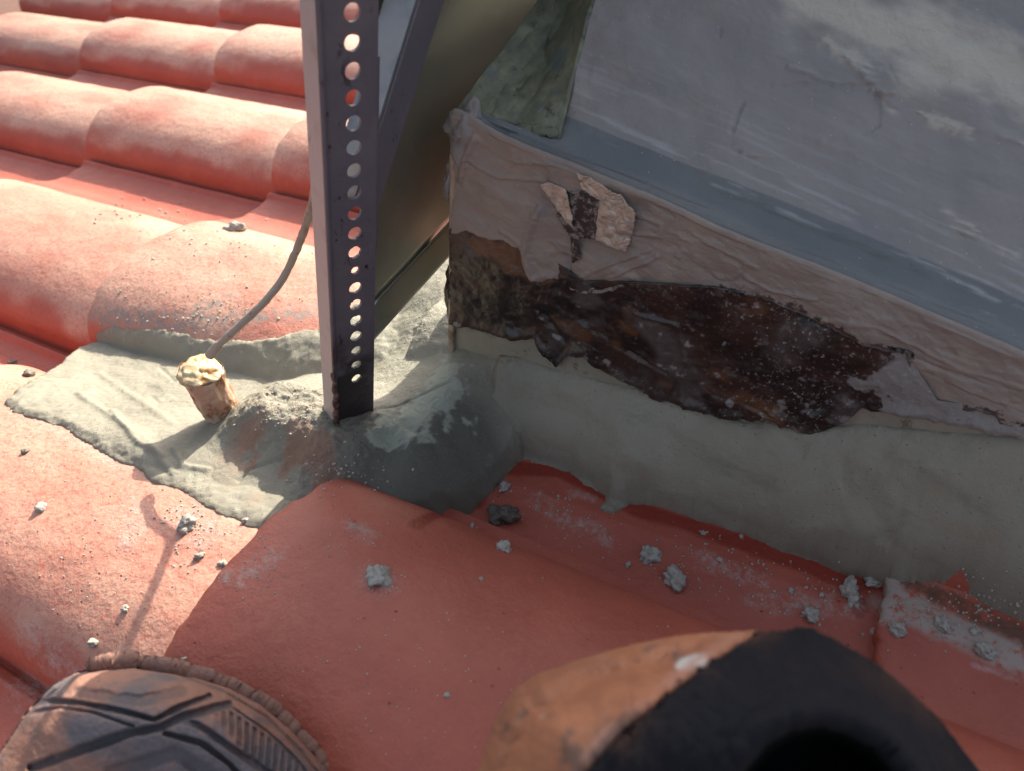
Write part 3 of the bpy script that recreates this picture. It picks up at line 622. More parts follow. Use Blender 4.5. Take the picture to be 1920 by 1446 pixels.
pep = np.clip(np.exp(-((X - frx((1560, 640))[0]) / .05) ** 2) + np.exp(-((X - frx((1170, 700))[0]) / .02) ** 2 - (Td / .012) ** 2) + np.exp(-((X - frx((1030, 650))[0]) / .015) ** 2 - (Td / .012) ** 2) + topf, 0, 1)
o = mk('bitumen_coat', shear(np.stack([X, Yb, Z], -1)), gridf(nxb, nzb, keep), BIT, duct, attrs=dict(white=white, brown=brown, orange=orange, fade=fade, pep=pep))
q = o.modifiers.new('thickness', 'SOLIDIFY'); q.thickness = .001; q.offset = -1
corner_lump('bitumen_lump', 852, 530, .0065, .008, .034, 77, BIT, dict(white=0, brown=.5, orange=.15, fade=0, pep=0))
# torn crinkled foil tape stuck into the sealant
ft = M('foil_tape', (.50, .40, .32), .42, .35); ft.mix(ft.ramp(ft.noise(90, 5), .5, .68), (.30, .24, .2), .7); ft.bump(ft.noise(110, 3, .5, dist=1.5), .003); FT = ft.done()
def patch(name, poly, m, lift, seed, crin=.0016, res=26, label=None):
    pl = np.array([frx(q) for q in poly]); lo, hi = pl.min(0), pl.max(0)
    A, B = np.meshgrid(np.linspace(lo[0], hi[0], res * 2), np.linspace(lo[1], hi[1], res * 2), indexing='ij')
    sdp = polysd(A, B, pl) + .0004 * fbm(A * 300, B * 300, seed=seed, oct=3)
    d = lift + crin * np.abs(fbm(A * 90, B * 90, seed=seed, oct=2))
    yb = np.array([np.interp(a, xs, np.zeros(nx)) for a in A[:, 0]])
    # follow the wavy coat
    wv = .0012 * fbm(A * 16, A * 0, seed=57, oct=2); ff = np.clip((B - np.interp(A, xs, ze)) / (ztop - np.interp(A, xs, ze)), 0, 1) ** 2
    Yp = BOXY - .0052 - wv * ff - d
    o = mk(name, shear(np.stack([A, Yp, B], -1)), gridf(res * 2, res * 2, sdp > 0), m, duct); s_ = o.modifiers.new('thickness', 'SOLIDIFY'); s_.thickness = .0005
    if label: o['label'] = label
patch('foil_tape', [(1016, 342), (1032, 338), (1062, 352), (1075, 400), (1078, 425), (1050, 392), (1022, 352)], FT, .0012, 101)
patch('foil_tape', [(1128, 372), (1165, 360), (1195, 395), (1190, 430), (1175, 468), (1120, 446), (1124, 400)], FT, .0012, 102)
patch('foil_tape', [(1085, 318), (1110, 330), (1150, 352), (1165, 362), (1130, 372), (1096, 350)], FT, .0014, 103)
bk = M('bare_patch', (.028, .02, .017), .6); bk.mix(bk.ramp(bk.noise(170, 6, .7), .48, .6), (.26, .21, .19), .85); bk.bump(bk.noise(200), .001)
patch('bare_patch', [(1062, 358), (1100, 358), (1128, 372), (1122, 445), (1085, 440), (1090, 480), (1075, 490), (1072, 440), (1045, 400), (1050, 392), (1078, 425)], bk.done(), .0003, 104, .0006)

# ------------------------------------------------------------------ galvanised sheet
gm = M('galvanised_sheet', (.34, .35, .29), .29, .75)
gm.mix(gm.ramp(gm.noise(8, 4), .4, .7), (.25, .265, .23), .8); gm.mix(gm.ramp(gm.noise(35, 6, .65, off=(2, 2, 2)), .58, .72), (.46, .47, .44), .5, .55); gm.bump(gm.noise(6, 2), .004).bump(gm.noise(260), .00012)
GALV = gm.done()
XS = -.362
sheet = thing('metal_sheet', 'dull galvanised metal sheet hanging behind the post with a folded lower edge', 'metal sheet', (XS, .5, -.06))
p1 = onX(705, 612, XS); p2 = onX(862, 440, XS); sl_ = (p2 - p1) / (p2[1] - p1[1]); ys = p1[1] - .013
base = lambda y: p1 + sl_ * (y - p1[1])
ny_, nz_ = 60, 60
Yg, K = np.meshgrid(np.linspace(ys, .95, ny_), np.linspace(0, 1, nz_), indexing='ij')
zb_ = np.array([[base(y)[2] for y in r] for r in Yg]); Zg = zb_ + .028 + (.5 - zb_ - .028) * K
Xg = XS + .0015 * fbm(Yg * 5, Zg * 5, seed=110, oct=2)
o = mk('panel', np.stack([Xg, Yg, Zg], -1), gridf(ny_, nz_), GALV, sheet); q = o.modifiers.new('thickness', 'SOLIDIFY'); q.thickness = .0012
K2 = np.linspace(0, 1, 12)[None, :]; Y2 = np.linspace(ys, .95, 40)[:, None]
zb2 = np.array([base(y)[2] for y in Y2[:, 0]])[:, None]
X2 = XS + .001 + .006 * (1 - K2) + 0 * Y2; Z2 = zb2 + .029 * K2
o = mk('folded_edge', np.stack([X2, Y2 + 0 * K2, Z2], -1), gridf(40, 12), GALV, sheet); q = o.modifiers.new('thickness', 'SOLIDIFY'); q.thickness = .0015

# ------------------------------------------------------------------ slotted angle post and brace
pm = M('grey_painted_steel', (.12, .11, .125), .42, .1)
pm.mix(pm.ramp(pm.noise(25, 4), .4, .7), (.15, .135, .145), .8)
pm.mix(pm.mul(pm.ramp(pm.noise(150, 6, .8, off=(1, 3, 5), stretch=(1, 1, .55)), .60, .64), pm.ramp(pm.noise(20, 3, off=(4, 4, 4)), .42, .52)), (.012, .010, .011), .95, .5)
pm.mix(pm.mul(pm.ramp(pm.noise(40, 5, .6, stretch=(1, 1, .45), off=(2, 8, 5)), .62, .68), pm.ramp(pm.noise(9, 2, off=(7, 4, 4)), .45, .56)), (.028, .022, .023), .85, .3)
pm.mix(pm.mul(pm.ramp(pm.n('ShaderNodeSeparateXYZ') and pm.noise(30, 5), .35, .5), pm.spots([((-.34, .29, -.12), (-.34, .29, -.06), .06)], .6, 40, .5)), (.022, .014, .014), .9, .28)
pm.bump(pm.noise(60, 4), .0006).bump(pm.noise(300, 4), .00025)
STEEL = pm.done()
lm = M('steel_tile_bounce', (.46, .36, .33), .5, .0)  # side flange: pinkish light bounced off the tiles put into its colour
lm.mix(lm.ramp(lm.noise(60, 5), .55, .75), (.36, .27, .24), .8); lm.mix(lm.ramp(lm.noise(90, 6, .7, stretch=(1, 1, .4)), .66, .7), (.05, .035, .035), .9); lm.bump(lm.noise(120), .0006)
LIGHT = lm.done()
pb = P(630, 815, -.012); mdir = np.array([.42, .907, 0]); fdir = np.array([-.907, .42, 0]); upz = np.array([0, 0, 1.])
WM, WF, TK = .0328, .0185, .0018; zlo = pb[2] - .03; ztp = .44
stand = thing('slotted_post', 'dark grey perforated angle iron post with a brace, set in the mortar', 'steel post', (pb[0], pb[1], pb[2]))
hole_py = [705, 683, 658, 632, 603, 575, 545, 510, 478, 443, 405, 365, 324, 278, 232, 181, 128, 72, 15]
# hole heights from the picture, on the face of the flange
fn = np.cross(mdir, upz); fn /= np.linalg.norm(fn)
hz = []
for y in hole_py: hz.append(onpl(664, y, pb, fn)[2])
hz = np.array(hz); co_ = np.polyfit(np.arange(len(hz)), hz, 1); pit = co_[0]; z1 = co_[1]
nh = int((ztp - z1) / pit)
NS = 32; Vm = []; Fm = []
def addcell(za, zb_, zc, rad, back):
    pass
cells = []
hc = WM * .56; hr = .0045
def pt(a, z, d): return np.array([pb[0], pb[1], 0]) + mdir * a + upz * z - fn * d * 0 + (-fn) * d
zz = z1 - pit / 2
FV = []; FF = []
def quad(ps): 
    i = len(FV); FV.extend(ps); FF.append(tuple(range(i, i + len(ps))))
for side in (0, 1):
    d = 0 if side == 0 else TK
    quad([pt(0, zlo, d), pt(WM, zlo, d), pt(WM, zz, d), pt(0, zz, d)][::(1 if side == 0 else -1)])
for k in range(nh):
    za, zb2_ = zz + k * pit, zz + (k + 1) * pit; zc = (za + zb2_) / 2
    rr = hr * (1 - (.35 if k in (7,) else 0) - (.12 if k < 3 else 0)); rz = rr * 1.02
    rim_ = []; out_ = []
    for j in range(NS):
        g = 2 * math.pi * (j + .5) / NS; c, s_ = math.cos(g), math.sin(g)
        jit = 1 - (.25 * max(0, fbm(np.array(c * 1.5 + k), np.array(s_ * 1.5), seed=120)) if k < 9 else 0)
        rim_.append((hc + rr * c * jit, zc + rz * s_ * jit))
        lim = [((WM - hc) / c) if c > 0 else (hc / -c) if c < 0 else 9, (pit / 2 / abs(s_)) if s_ else 9]; L = min(lim); out_.append((hc + L * c, zc + L * s_))
    corners = [(WM, zb2_), (0, zb2_), (0, za), (WM, za)]
    for j in range(NS):
        j2 = (j + 1) % NS
        o1, o2 = out_[j], out_[j2]; extra = []
        on = lambda o: (abs(o[1] - zb2_) < 1e-7 and 't') or (abs(o[1] - za) < 1e-7 and 'b') or (abs(o[0] - WM) < 1e-7 and 'r') or 'l'
        if on(o1) != on(o2):
            for cn in corners:
                if {on(o1), on(o2)} == {('r' if cn[0] > 0 else 'l'), ('t' if cn[1] == zb2_ else 'b')}: extra = [cn]
        loop = [rim_[j], o1] + extra + [o2, rim_[j2]]
        for side in (0, 1):
            d = 0 if side == 0 else TK; ps = [pt(a, z_, d) for a, z_ in loop]
            quad(ps if side == 0 else ps[::-1])
        quad([pt(*rim_[j], 0), pt(*rim_[j2], 0), pt(*rim_[j2], TK), pt(*rim_[j], TK)])
ze_ = zz + nh * pit
for a in (0, WM):
    quad([pt(a, zlo, 0), pt(a, ze_, 0), pt(a, ze_, TK), pt(a, zlo, TK)])
quad([pt(0, ze_, 0), pt(WM, ze_, 0), pt(WM, ze_, TK), pt(0, ze_, TK)])
o = mk('front_flange', FV, FF, STEEL, stand, smooth=False)
import bmesh as _bm
b_ = _bm.new(); b_.from_mesh(o.data); _bm.ops.remove_doubles(b_, verts=b_.verts, dist=1e-6); _bm.ops.recalc_face_normals(b_, faces=b_.faces); b_.to_mesh(o.data); b_.free()
c0 = np.array([pb[0], pb[1], 0])
Vt, Ft = box_vf(c0 + upz * zlo - mdir * .0005 - fn * -.0006, fdir * WF, mdir * TK, upz * (ze_ - zlo)); o = mk('side_flange', Vt, Ft, LIGHT, stand, smooth=False); bevel(o, .0005)
# worn dark edge where the flanges fold
rv, rf = tube([c0 + upz * z + mdir * .0008 + fn * .0002 for z in np.linspace(zlo, ze_, 40)], .0016, 10); o = mk('fold', rv, rf, STEEL, stand)
# brace: angle iron running up and back
bd = np.array([0, .50, .866]); b0 = onX(716, 352, XS + .022); bn = np.array([0, .866, -.5])
br0 = b0 - bd * .012
Vt, Ft = box_vf(br0 - bn * .026, bn * .026, np.array([.0018, 0, 0]), bd * .42); o1 = mk('brace', Vt, Ft, STEEL, stand, smooth=False); bevel(o1, .0004)
blu = M('steel_sky_tint', (.22, .25, .28), .35, .3); blu.mix(blu.ramp(blu.noise(50), .5, .7), (.16, .18, .21)); blu.bump(blu.noise(100), .0005)  # sky-facing flange: bluish sky reflection put into the base colour
Vt, Ft = box_vf(br0 - bn * .026 + np.array([.0, 0, 0]), -bn * .0018, np.array([-.0185, 0, 0]), bd * .42); o2 = mk('upper_flange', Vt, Ft, blu.done(), o1, smooth=False)
Vt, Ft = box_vf(np.array([pb[0], pb[1], 0]) + mdir * (WM - .0085) + (-fn) * .003 + upz * .055, mdir * .0115, -fn * .0015, upz * .125)
o = mk('gusset_plate', Vt, Ft, STEEL, stand, smooth=False); bevel(o, .0003)
# bitumen drips running down to the foot of the post
bv, bf = tube(spline([pb + upz * .07 - fdir * -.001, pb + upz * .045 + fn * .001, pb + upz * .02 + fn * .002, pb + upz * .002 + fn * .003, pb + upz * -.012 + fn * .005]), [.0015] * 8 + [.0019] * 9 + [.0022] * 8 + [.003] * 8, 10)
bv = bv + .0012 * np.stack([fbm(bv[:, 0] * 300, bv[:, 2] * 300, seed=130), fbm(bv[:, 1] * 300, bv[:, 2] * 300, seed=131), 0 * bv[:, 0]], -1)
dr = M('bitumen_drip', (.055, .03, .028), .4); dr.mix(dr.ramp(dr.noise(130), .45, .6), (.20, .115, .085)); dr.bump(dr.noise(300), .001); DR = dr.done()
mk('bitumen_drip', bv, bf, DR, stand)
Bx, By = np.meshgrid(np.linspace(0, 2 * math.pi, 70), np.linspace(0, 1, 14), indexing='ij')
ctr = pb + mdir * .016 + fdir * .004
rr = (.0205 + .006 * fbm(np.cos(Bx) * 3, np.sin(Bx) * 3, seed=132)) * (1 - .25 * By)
col_ = ctr + (np.cos(Bx) * rr)[..., None] * mdir + (np.sin(Bx) * rr * .45)[..., None] * fdir + ((-.014 + .022 * By - .004 * np.abs(fbm(Bx * 3, By * 3, seed=133))))[..., None] * upz
rag = mk('bitumen_collar', col_, gridf(70, 14), DR, stand)

# ------------------------------------------------------------------ clay stub with cable
sb = P(432, 788, -.03)
stub = thing('pipe_stub', 'short stained terracotta pipe stub sealed with yellowish foam where the cable enters', 'pipe stub', sb)
cl = M('stained_clay', (.44, .25, .17), .6)
cl.mix(cl.ramp(cl.noise(55, 5), .42, .62), (.56, .42, .30), .8); cl.mix(cl.ramp(cl.noise(70, 6, .7, off=(3, 3, 1)), .50, .62), (.20, .07, .025), .85); cl.mix(cl.ramp(cl.noise(120, 6, .7, off=(1, 3, 6)), .62, .7), (.06, .04, .03), .8); cl.bump(cl.noise(150, 6), .002)
CLAY = cl.done()
HS = .056; RS = .0165
A, B = np.meshgrid(np.linspace(0, 2 * math.pi, 64), np.linspace(-.35, 1, 40), indexing='ij')
tilt = np.array([-.016, -.006, 0])
rad = RS * (.84 + .16 * np.clip(B, 0, 1)) * (1 + .20 * fbm(np.cos(A) * 1.5 + 9, np.sin(A) * 1.5, B * 2.6, seed=140, oct=4))
ctr = sb + tilt * B[..., None] + upz * (B * HS)[..., None]
mk('pipe', ctr + (rad * np.cos(A))[..., None] * np.array([1., 0, 0]) + (rad * np.sin(A))[..., None] * np.array([0, 1., 0]), gridf(64, 40), CLAY, stub)
sf = M('yellow_foam', (.52, .38, .22), .3); sf.mix(sf.ramp(sf.noise(120, 4), .55, .7), (.60, .52, .38), .8); sf.mix(sf.ramp(sf.noise(90, 5, off=(3, 1, 2)), .54, .64), (.42, .20, .04), .8, .2); sf.bump(sf.noise(200), .0015)
A, B = np.meshgrid(np.linspace(0, 2 * math.pi, 64), np.linspace(0, math.pi, 32), indexing='ij')
k = 1 + .2 * fbm(np.cos(A) * np.sin(B) * 1.8, np.sin(A) * np.sin(B) * 2.5 + 3, np.cos(B) * 2.5, seed=141, oct=3)
tc = sb + tilt + upz * (HS - .001)
mk('sealant_cap', tc + np.stack([.0165 * np.cos(A) * np.sin(B), .0165 * np.sin(A) * np.sin(B), .0062 * np.cos(B)], -1) * k[..., None], gridf(64, 32), sf.done(), stub)
cpx = [(392, 668, -.4545), (412, 645, -.449), (440, 619, -.4405), (490, 572, -.430), (531, 522, -.423), (560, 460, -.416), (577, 412, -.409), (588, 368, -.402)]
cp = [onX(a, b_, x) for a, b_, x in cpx]; print('cable', [tuple(np.round(p, 3)) for p in cp])
cp = cp + [onX(a, b_, x) for a, b_, x in ((592, 330, -.394), (594, 260, -.384), (592, 150, -.376), (588, 30, -.370), (584, -80, -.366))]
path = spline(cp, 10); kk = len(path)
rad = np.full(kk, .0029); rad[:10] = .0036
tv, tf = tube(path, rad, 16)
tv = tv + .00035 * np.stack([fbm(tv[:, 0] * 200, tv[:, 2] * 200, seed=150 + i) for i in range(3)], -1)
ca = M('grimy_cable', (.34, .27, .21), .5); ca.mix(ca.ramp(ca.noise(60, 5), .5, .65), (.22, .15, .11), .8); ca.mix(ca.ramp(ca.noise(200, 5, .7), .62, .7), (.1, .06, .05), .8); ca.bump(ca.noise(200), .0006)
tag(mk('cable', tv, tf, ca.done()), 'thin grey brown cable curving from the pipe stub up behind the post', 'cable')

# ------------------------------------------------------------------ shoes (the photographer's, entering at the bottom)
def relief(poly_px, dist, dome, nres, rough=1., tiltv=(0, 0)):
    """solid with the outline poly (image traced), standing at distance dist, domed towards the viewer"""
    pl = np.array(poly_px, float); lo, hi = pl.min(0), pl.max(0)
    A, B = np.meshgrid(np.linspace(lo[0], hi[0], nres), np.linspace(lo[1], hi[1], int(nres * (hi[1] - lo[1]) / (hi[0] - lo[0]))), indexing='ij')
    return A, B, polysd(A, B, pl)
def place(A, B, dist, h):
    d = np.stack([A - 960, B - 723, np.full(A.shape, 1440.)], -1) @ MC.T
    return CAM + d / 1440. * (dist - h)[..., None]
def dome_mesh(name, poly, dist, hf, m, parent, nres, attrf=None, sel=None):
    A, B, sdp = relief(poly, dist, None, nres)
    h, at = hf(A, B, np.clip(sdp, 0, None))
    Vd = place(A, B, np.full(A.shape, dist), h); keep = sdp > -2.
    # snap the rim
    F = gridf(*A.shape, keep)
    return A, B, Vd, F, at
shoe1 = thing('shoe', 'dusty worn shoe sole at the lower left with crossing tread grooves and ribs', 'shoe', P(250, 1420, .02))
out1 = [(x_, y_ + 14) for x_, y_ in [(-60, 1480), (-20, 1425), (10, 1385), (50, 1325), (100, 1272), (140, 1250), (190, 1240), (250, 1237), (320, 1246), (370, 1256), (430, 1275), (490, 1306), (545, 1352), (590, 1402), (640, 1460), (680, 1560), (690, 1700), (600, 1900), (300, 2000), (0, 1900), (-120, 1700), (-100, 1560)]]
D1 = .41
gro = [([(60, 1322), (87, 1315), (151, 1319), (226, 1334), (290, 1350), (340, 1326), (392, 1306)], 6, 1.), ([(40, 1340), (113, 1327), (170, 1335), (250, 1362)], 4, .6), ([(60, 1440), (151, 1407), (241, 1376), (302, 1364), (340, 1346), (428, 1322)], 9, 1.),
       ([(340, 1349), (377, 1364), (453, 1417), (510, 1452)], 7, .8), ([(310, 1376), (377, 1393), (430, 1432), (470, 1480)], 6, .9), ([(150, 1300), (264, 1316), (340, 1297)], 12, .55), ([(428, 1322), (500, 1372), (560, 1430), (590, 1470)], 3, .6),
       ([(60, 1330), (150, 1262), (250, 1250), (330, 1263), (420, 1297), (500, 1345), (560, 1405), (620, 1480)], 3, .7), ([(210, 1450), (330, 1412), (420, 1470)], 14, .5)]
ribp = [(396, 1336), (426, 1327), (500, 1376), (562, 1425), (590, 1470), (505, 1480)]
def hf1(A, B, sdp):
    R = 150.; e = np.clip(sdp / R, 0, 1); h = .060 * np.sqrt(1 - (1 - e) ** 2)
    g = np.zeros_like(A)
    for ln, w_, a in gro: g = np.maximum(g, a * sstep(w_ * 1.35, w_ * .45, linesd(A, B, ln) + 1.2 * fbm(A / 25, B / 25, seed=159, oct=3)))
    rs = polysd(A, B, ribp); rib = (.5 + .5 * np.cos((A * .98 - B * .12 + .0009 * (B - 1300) ** 2) / 14 * 2 * math.pi)) * sstep(0, 6, rs)
    g = np.maximum(g, rib * .75)
    h = h - .0040 * g + .0006 * fbm(A / 40, B / 40, seed=160, oct=3) + .00025 * fbm(A / 7, B / 7, seed=161, oct=2)
    return h, dict(groove=np.clip(g, 0, 1), side=np.clip(1 - e * 4, 0, 1))
A, B, Vd, F, at = dome_mesh('outsole', out1, D1, hf1, None, shoe1, 330)
ru = M('dusty_rubber', (.25, .125, .09), .8)
ru.mix(ru.ramp(ru.noise(30, 5, .6), .44, .62), (.092, .088, .10), .9); ru.mix(ru.ramp(ru.noise(22, 5, .6, off=(5, 3, 1)), .54, .7), (.30, .135, .09), .8)
ru.mix(ru.attr('groove'), (.05, .045, .052), .85); ru.mix(ru.ramp(ru.noise(500, 4, .7), .56, .7), (.33, .19, .14), .35); ru.mix(ru.ramp(ru.voro(90, (2, 2, 7)), .07, .04), (.02, .02, .02), .7)
ru.bump(ru.noise(400, 4, .6), .0005).bump(ru.noise(60, 5), .0009)
RUB = ru.done()
mk('outsole', Vd, F, RUB, shoe1, attrs=at)
def lug(poly, d, hgt, seed):
    A, B, sdp = relief(poly, d, None, 80); h = .35 * hgt * np.clip(sdp / 2., 0, 1) + .0004 * fbm(A / 9, B / 9, seed=seed, oct=2)
    Vd = place(A, B, np.full(A.shape, d), h); o = mk('tread_lug', Vd, gridf(*A.shape, sdp > -1.), RUB, shoe1, attrs=dict(groove=.25 + 0 * A, side=0 * A)); s_ = o.modifiers.new('thickness', 'SOLIDIFY'); s_.thickness = .004; s_.offset = -1
for i, pl_ in enumerate([[(165, 1246), (205, 1235), (252, 1233), (256, 1244), (248, 1252), (190, 1250)], [(268, 1240), (330, 1246), (352, 1254), (348, 1272), (300, 1262)], [(352, 1258), (398, 1268), (394, 1290), (356, 1278)],
                         [(404, 1274), (440, 1285), (470, 1304), (466, 1326), (420, 1306)], [(478, 1304), (520, 1332), (516, 1358), (480, 1336)], [(528, 1342), (552, 1366), (545, 1386), (522, 1368)], [(560, 1378), (586, 1402), (576, 1424), (552, 1400)], [(592, 1412), (618, 1440), (606, 1462), (582, 1436)]]):
    lug(pl_, D1 - .004, .004, 170 + i)

shoe2 = thing('shoe', 'worn shoe at the bottom right, orange dusty side, black rim round a dark opening', 'shoe', P(1400, 1500, .03))
out2 = [(x_, y_ + 15) for x_, y_ in [(880, 1560), (905, 1446), (922, 1380), (942, 1328), (970, 1288), (1012, 1258), (1100, 1230), (1200, 1202), (1300, 1186), (1400, 1181), (1470, 1176), (1522, 1175), (1562, 1194), (1640, 1240), (1700, 1290), (1752, 1340), (1800, 1402), (1845, 1460), (1890, 1560), (1900, 1750), (1780, 1950), (1400, 2050), (1000, 1950), (880, 1750)]]
fold = [(1040, 1560), (1100, 1446), (1160, 1382), (1262, 1302), (1335, 1250), (1420, 1198), (1500, 1160)]
hole = [(1330, 1520), (1370, 1446), (1425, 1382), (1475, 1354), (1530, 1346), (1585, 1358), (1645, 1392), (1690, 1446), (1720, 1540), (1700, 1800), (1400, 1800)]
foldpoly = fold + [(1500, 900), (700, 900), (700, 1700), (1040, 1700)]
D2 = .27
def hf2(A, B, sdp):
    R = 210.; e = np.clip(sdp / R, 0, 1); h = .05 * (1 - (1 - e) ** 1.7)
    fs = polysd(A, B, foldpoly)            # + on the orange side
    h = h + .007 * np.exp(-np.abs(fs) / 45.) - .004 * sstep(0, 200, -fs)
    hs = polysd(A, B, hole); h = h - .06 * sstep(-14, 30, hs) + .002 * np.exp(-((hs + 16) / 14) ** 2)
    h = h + .0009 * fbm(A / 60, B / 60, seed=180, oct=3) + .0003 * fbm(A / 12, B / 12, seed=181, oct=2)
    cr_ = np.exp(-(linesd(A, B, [(960, 1440), (1010, 1350), (1120, 1290), (1300, 1235)]) / 16) ** 2); h = h - .0022 * cr_ + .002 * np.exp(-(linesd(A, B, [(920, 1460), (985, 1330), (1080, 1268), (1280, 1218)]) / 12) ** 2)
    return h, dict(fs=fs, hs=hs, spot=sstep(1.15, .85, np.hypot((A - 1300) / 30, (B - 1258 + (A - 1300) * .25) / 13) + .15 * fbm(A / 12, B / 12, seed=185)), ridge=np.exp(-((fs - 8) / 9.) ** 2), scuff=np.clip(np.exp(-np.abs(fs) / 22.) + .9 * np.exp(-sdp / 26.) * (A > 1480), 0, 1))
A, B, sdp = relief(out2, D2, None, 300); cell = A[1, 0] - A[0, 0]
for _ in range(3):
    for pol_ in (foldpoly, hole):
        fs_ = polysd(A, B, pol_); ga, gb = np.gradient(fs_, cell); gl = np.hypot(ga, gb) + 1e-6; k_ = np.where(np.abs(fs_) < .75 * cell, fs_, 0)
        A = A - k_ * ga / gl; B = B - k_ * gb / gl
sdp = polysd(A, B, out2); h, at = hf2(A, B, np.clip(sdp, 0, None)); Vd = place(A, B, D2 + 0 * A, h); F = gridf(*A.shape, sdp > -2.)
fsn = at['fs'].reshape(-1); hsn = at['hs'].reshape(-1)
F = np.asarray(F); fc = fsn[F].mean(1); hc_ = hsn[F].mean(1)
od = M('orange_dusty_leather', (.38, .15, .075), .7)
od.mix(od.ramp(od.noise(30, 5), .42, .66), (.27, .105, .055), .8); od.mix(od.ramp(od.noise(45, 6, .65, off=(4, 1, 1)), .6, .75), (.42, .22, .14), .6); od.mix(od.ramp(od.noise(28, 5, .65, off=(1, 6, 3)), .6, .7), (.10, .075, .065), .75); od.mix(od.ramp(od.voro(60, (1, 4, 4)), .08, .04), (.5, .42, .36), .6); od.mix(od.mul(od.attr('scuff'), od.ramp(od.noise(40, 6, .7, off=(7, 2, 6)), .46, .62)), (.03, .024, .022), .85); od.mix(od.attr('spot'), (.55, .55, .53), .9); od.mix(od.mul(od.attr('ridge'), od.ramp(od.noise(60, 5), .3, .6)), (.42, .22, .17), .7); od.bump(od.noise(90, 5), .0018)
bf_ = M('black_fabric', (.010, .010, .013), .9, 0, .2); bf_.mix(bf_.mul(bf_.attr('scuff'), bf_.ramp(bf_.noise(38, 6, .7, off=(2, 2, 6)), .42, .62)), (.085, .042, .028), .75); bf_.mix(bf_.ramp(bf_.noise(45, 6, .7), .62, .78), (.03, .02, .016), .7); bf_.bump(bf_.noise(300, 4), .0006)
hk = M('dark_inside', (.004, .004, .004), .95, 0, .1)
for nm, sel_, mm in (('side', fc > 0, od.done()), ('rim', (fc <= 0) & (hc_ < 0), bf_.done()), ('opening', (fc <= 0) & (hc_ >= 0), hk.done())):
    o = mk(nm, Vd, F[sel_].tolist(), mm, shoe2, attrs=dict(scuff=at['scuff'], spot=at['spot'], ridge=at['ridge'])); s_ = o.modifiers.new('thickness', 'SOLIDIFY'); s_.thickness = .003
gy = M('dry_mortar', (.40, .37, .32), .85); gy.mix(gy.ramp(gy.noise(300, 5, .7), .45, .65), (.27, .26, .25)); gy.bump(gy.noise(700, 4), .0008); CR = gy.done()
A_, B_ = np.meshgrid(np.linspace(0, 2 * math.pi, 24), np.linspace(0, math.pi, 12), indexing='ij')

# ------------------------------------------------------------------ crumbs of mortar
bpy.context.view_layer.update(); dg = bpy.context.evaluated_depsgraph_get()
def cast(px, py):
    ok, loc, nor, idx, ob, mt = scene.ray_cast(dg, Vector(CAM), Vector(ray(px, py)))
    return (np.array(loc), np.array(nor), ob) if ok else (None, None, None)
def lump(seed, n=3):
    import bmesh
    bm_ = bmesh.new(); bmesh.ops.create_icosphere(bm_, subdivisions=n, radius=1.); v = np.array([x.co[:] for x in bm_.verts]); f = [[q.index for q in fc_.verts] for fc_ in bm_.faces]; bm_.free()
    k = 1 + .42 * fbm(v[:, 0] * 1.3 + seed, v[:, 1] * 1.3, v[:, 2] * 1.3, seed=seed, oct=2) + .24 * fbm(v[:, 0] * 4 + seed, v[:, 1] * 4, v[:, 2] * 4, seed=seed + 5, oct=3)
    return v * k[:, None], f
wetc = M('damp_mortar', (.12, .10, .08), .5); wetc.bump(wetc.noise(300, 5), .002); WETC = wetc.done()
CL = [(946, 964, 54, 'largest crumb, damp and dark brown, in the gutter of the red tile', 1), (943, 1027, 27, 'pale grey crumb just below the large damp brown one', 0), (708, 1079, 48, 'ragged grey crumb with dusty halo on the large foreground tile', 0),
      (1217, 1035, 33, 'knobbly grey crumb in the gutter above the elongated pale one', 0), (1264, 1082, 34, 'elongated pale crumb tilted up to the right in the gutter', 0), (1594, 1109, 34, 'bluish grey crumb against the edge of the smeared tile', 0),
      (1766, 1169, 26, 'pale crumb in the middle of the grey smear on the right tile', 0), (1848, 1217, 27, 'rounded pale crumb on the right tile near the picture edge', 0), (947, 912, 24, 'small light crumb under the tip of the mortar fillet', 0),
      (440, 428, 25, 'grey pebble lying in the sunlit gutter left of the cable', 0), (352, 982, 30, 'dull crumb in the white dust patch beside the cable shadow', 0), (78, 949, 17, 'lone crumb on the sunlit tile near the left edge', 0),
      (374, 1043, 15, 'little crumb below the white dust patch', 0), (419, 1056, 15, 'white crumb leaning against the rim of the foreground tile', 0), (236, 1141, 12, 'tiny crumb left of the cable shadow', 0), (176, 1205, 15, 'pale crumb just above the shoe tread', 0),
      (1678, 1178, 21, 'pale flat crumb at the left end of the chalky line', 0), (1318, 998, 10, 'tiny white crumb at the edge of the wet red band', 0), (1520, 1152, 22, 'broken crumb peeping over the black shoe rim', 0), (885, 985, 9, 'tiny crumb left of the damp brown one', 0),
      (1178, 1058, 12, 'tiny crumb left below the knobbly one', 0), (1541, 1115, 10, 'small round crumb left of the bluish grey one', 0), (1483, 1107, 10, 'small crumb in the gutter right of the elongated pale one', 0), (1349, 1049, 9, 'tiny crumb between the knobbly one and the wet band', 0),
      (838, 1303, 9, 'tiny dark grain low on the foreground tile', 0), (902, 1090 - 5, 8, 'tiny grain on the back slope of the foreground tile', 0), (24, 681, 14, 'dark crumb at the left edge beside the mortar', 1), (52, 702, 18, 'dark damp crumb beside the left end of the mortar', 1), (1637, 1092, 22, 'pale crumb wedged between mortar and the smeared tile', 0), (1826, 1183, 12, 'tiny white crumb on the brown band of the right tile', 0), (345, 1405 - 170, 10, 'tiny crumb at the toe of the tread', 0), (48, 846, 12, 'small brown crumb on the sunlit tile under the mortar edge', 1), (460, 690 + 285, 12, 'tiny crumb on the lit strip by the tile rim', 0), (1390, 965 + 40, 8, 'tiny speck of mortar under the fillet edge', 0)]
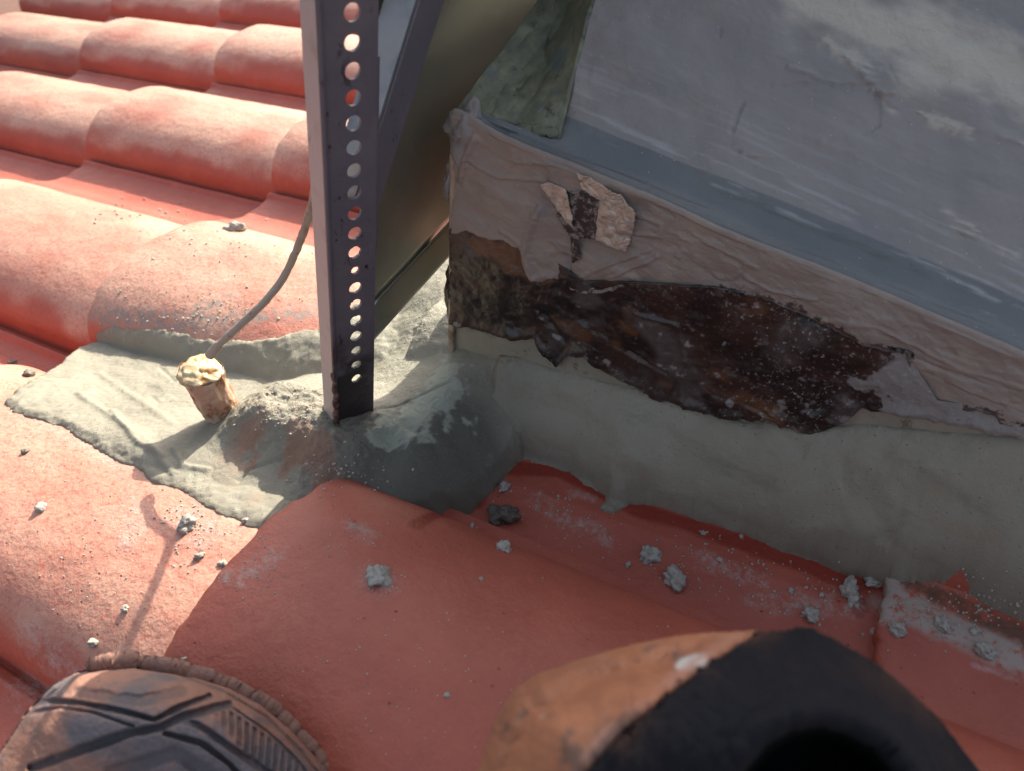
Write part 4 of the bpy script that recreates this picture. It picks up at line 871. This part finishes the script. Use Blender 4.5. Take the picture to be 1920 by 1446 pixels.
cr_pts = []
for i, (px, py, dpx, lab, mt) in enumerate(CL):
    loc, nor, ob = cast(px, py + dpx * .12)
    if loc is None or not (ob.name.startswith('roof_tile') or ob.name.startswith('mortar')): continue
    dist = np.linalg.norm(loc - CAM); r = dpx * .5 * dist / 1440.
    v, f = lump(200 + i, 4 if dpx > 20 else 3); v = v * np.array([random.uniform(.9, 1.3), random.uniform(.75, 1.), random.uniform(.6, .9)]) * r
    a = random.uniform(0, 6.28); ca_, sa = math.cos(a), math.sin(a); v = v @ np.array([[ca_, sa, 0], [-sa, ca_, 0], [0, 0, 1]])
    o = mk('mortar_crumb', v + loc + nor * r * .2, f, WETC if mt else CR, loc=loc)
    tag(o, lab, 'mortar crumb', 'mortar crumbs fallen on the tiles')
    cr_pts.append((px, py, dpx))
# grit: countless tiny specks, one mesh
gv = []; gf = []; base_v, base_f = lump(300, 1)
def grit(px, py, spx):
    global gv, gf
    loc, nor, ob = cast(px, py)
    if loc is None or ob is None or not (ob.name.startswith('roof_tile') or ob.name.startswith('mortar')): return
    r = spx * .5 * np.linalg.norm(loc - CAM) / 1440; n0 = len(gv)
    gv.extend((base_v * r * rng.uniform(.6, 1.2, 3) + loc + nor * r * .3).tolist()); gf.extend([[a + n0 for a in q] for q in base_f])
for (cx_, cy_, sx_, sy_, n_, s0, s1) in [(1060, 965, 130, 50, 70, 2, 5), (1330, 1060, 160, 60, 110, 2, 5), (1520, 1120, 90, 35, 60, 2, 6), (1760, 1160, 110, 50, 80, 2, 6), (715, 1090, 30, 25, 50, 2, 4), (665, 1000, 40, 30, 40, 2, 4), (500, 1060, 50, 40, 40, 2, 4),
                                      (340, 1000, 60, 50, 90, 2, 5), (800, 1250, 300, 140, 70, 2, 4), (200, 1050, 120, 90, 50, 2, 4), (380, 590, 130, 40, 80, 2, 6), (450, 460, 120, 50, 40, 2, 5), (540, 770, 80, 40, 90, 2, 5), (620, 890, 80, 40, 60, 2, 6), (800, 620, 60, 70, 40, 2, 4), (1830, 1120, 80, 40, 50, 2, 5), (250, 400, 90, 25, 25, 2, 6)]:
    for _ in range(n_): grit(rng.normal(cx_, sx_ * .6), rng.normal(cy_, sy_ * .6), rng.uniform(s0, s1))
tag(mk('mortar_grit', gv, gf, CR, smooth=False), 'fine grey mortar grit sprinkled over tiles and mortar', 'grit', kind='stuff')
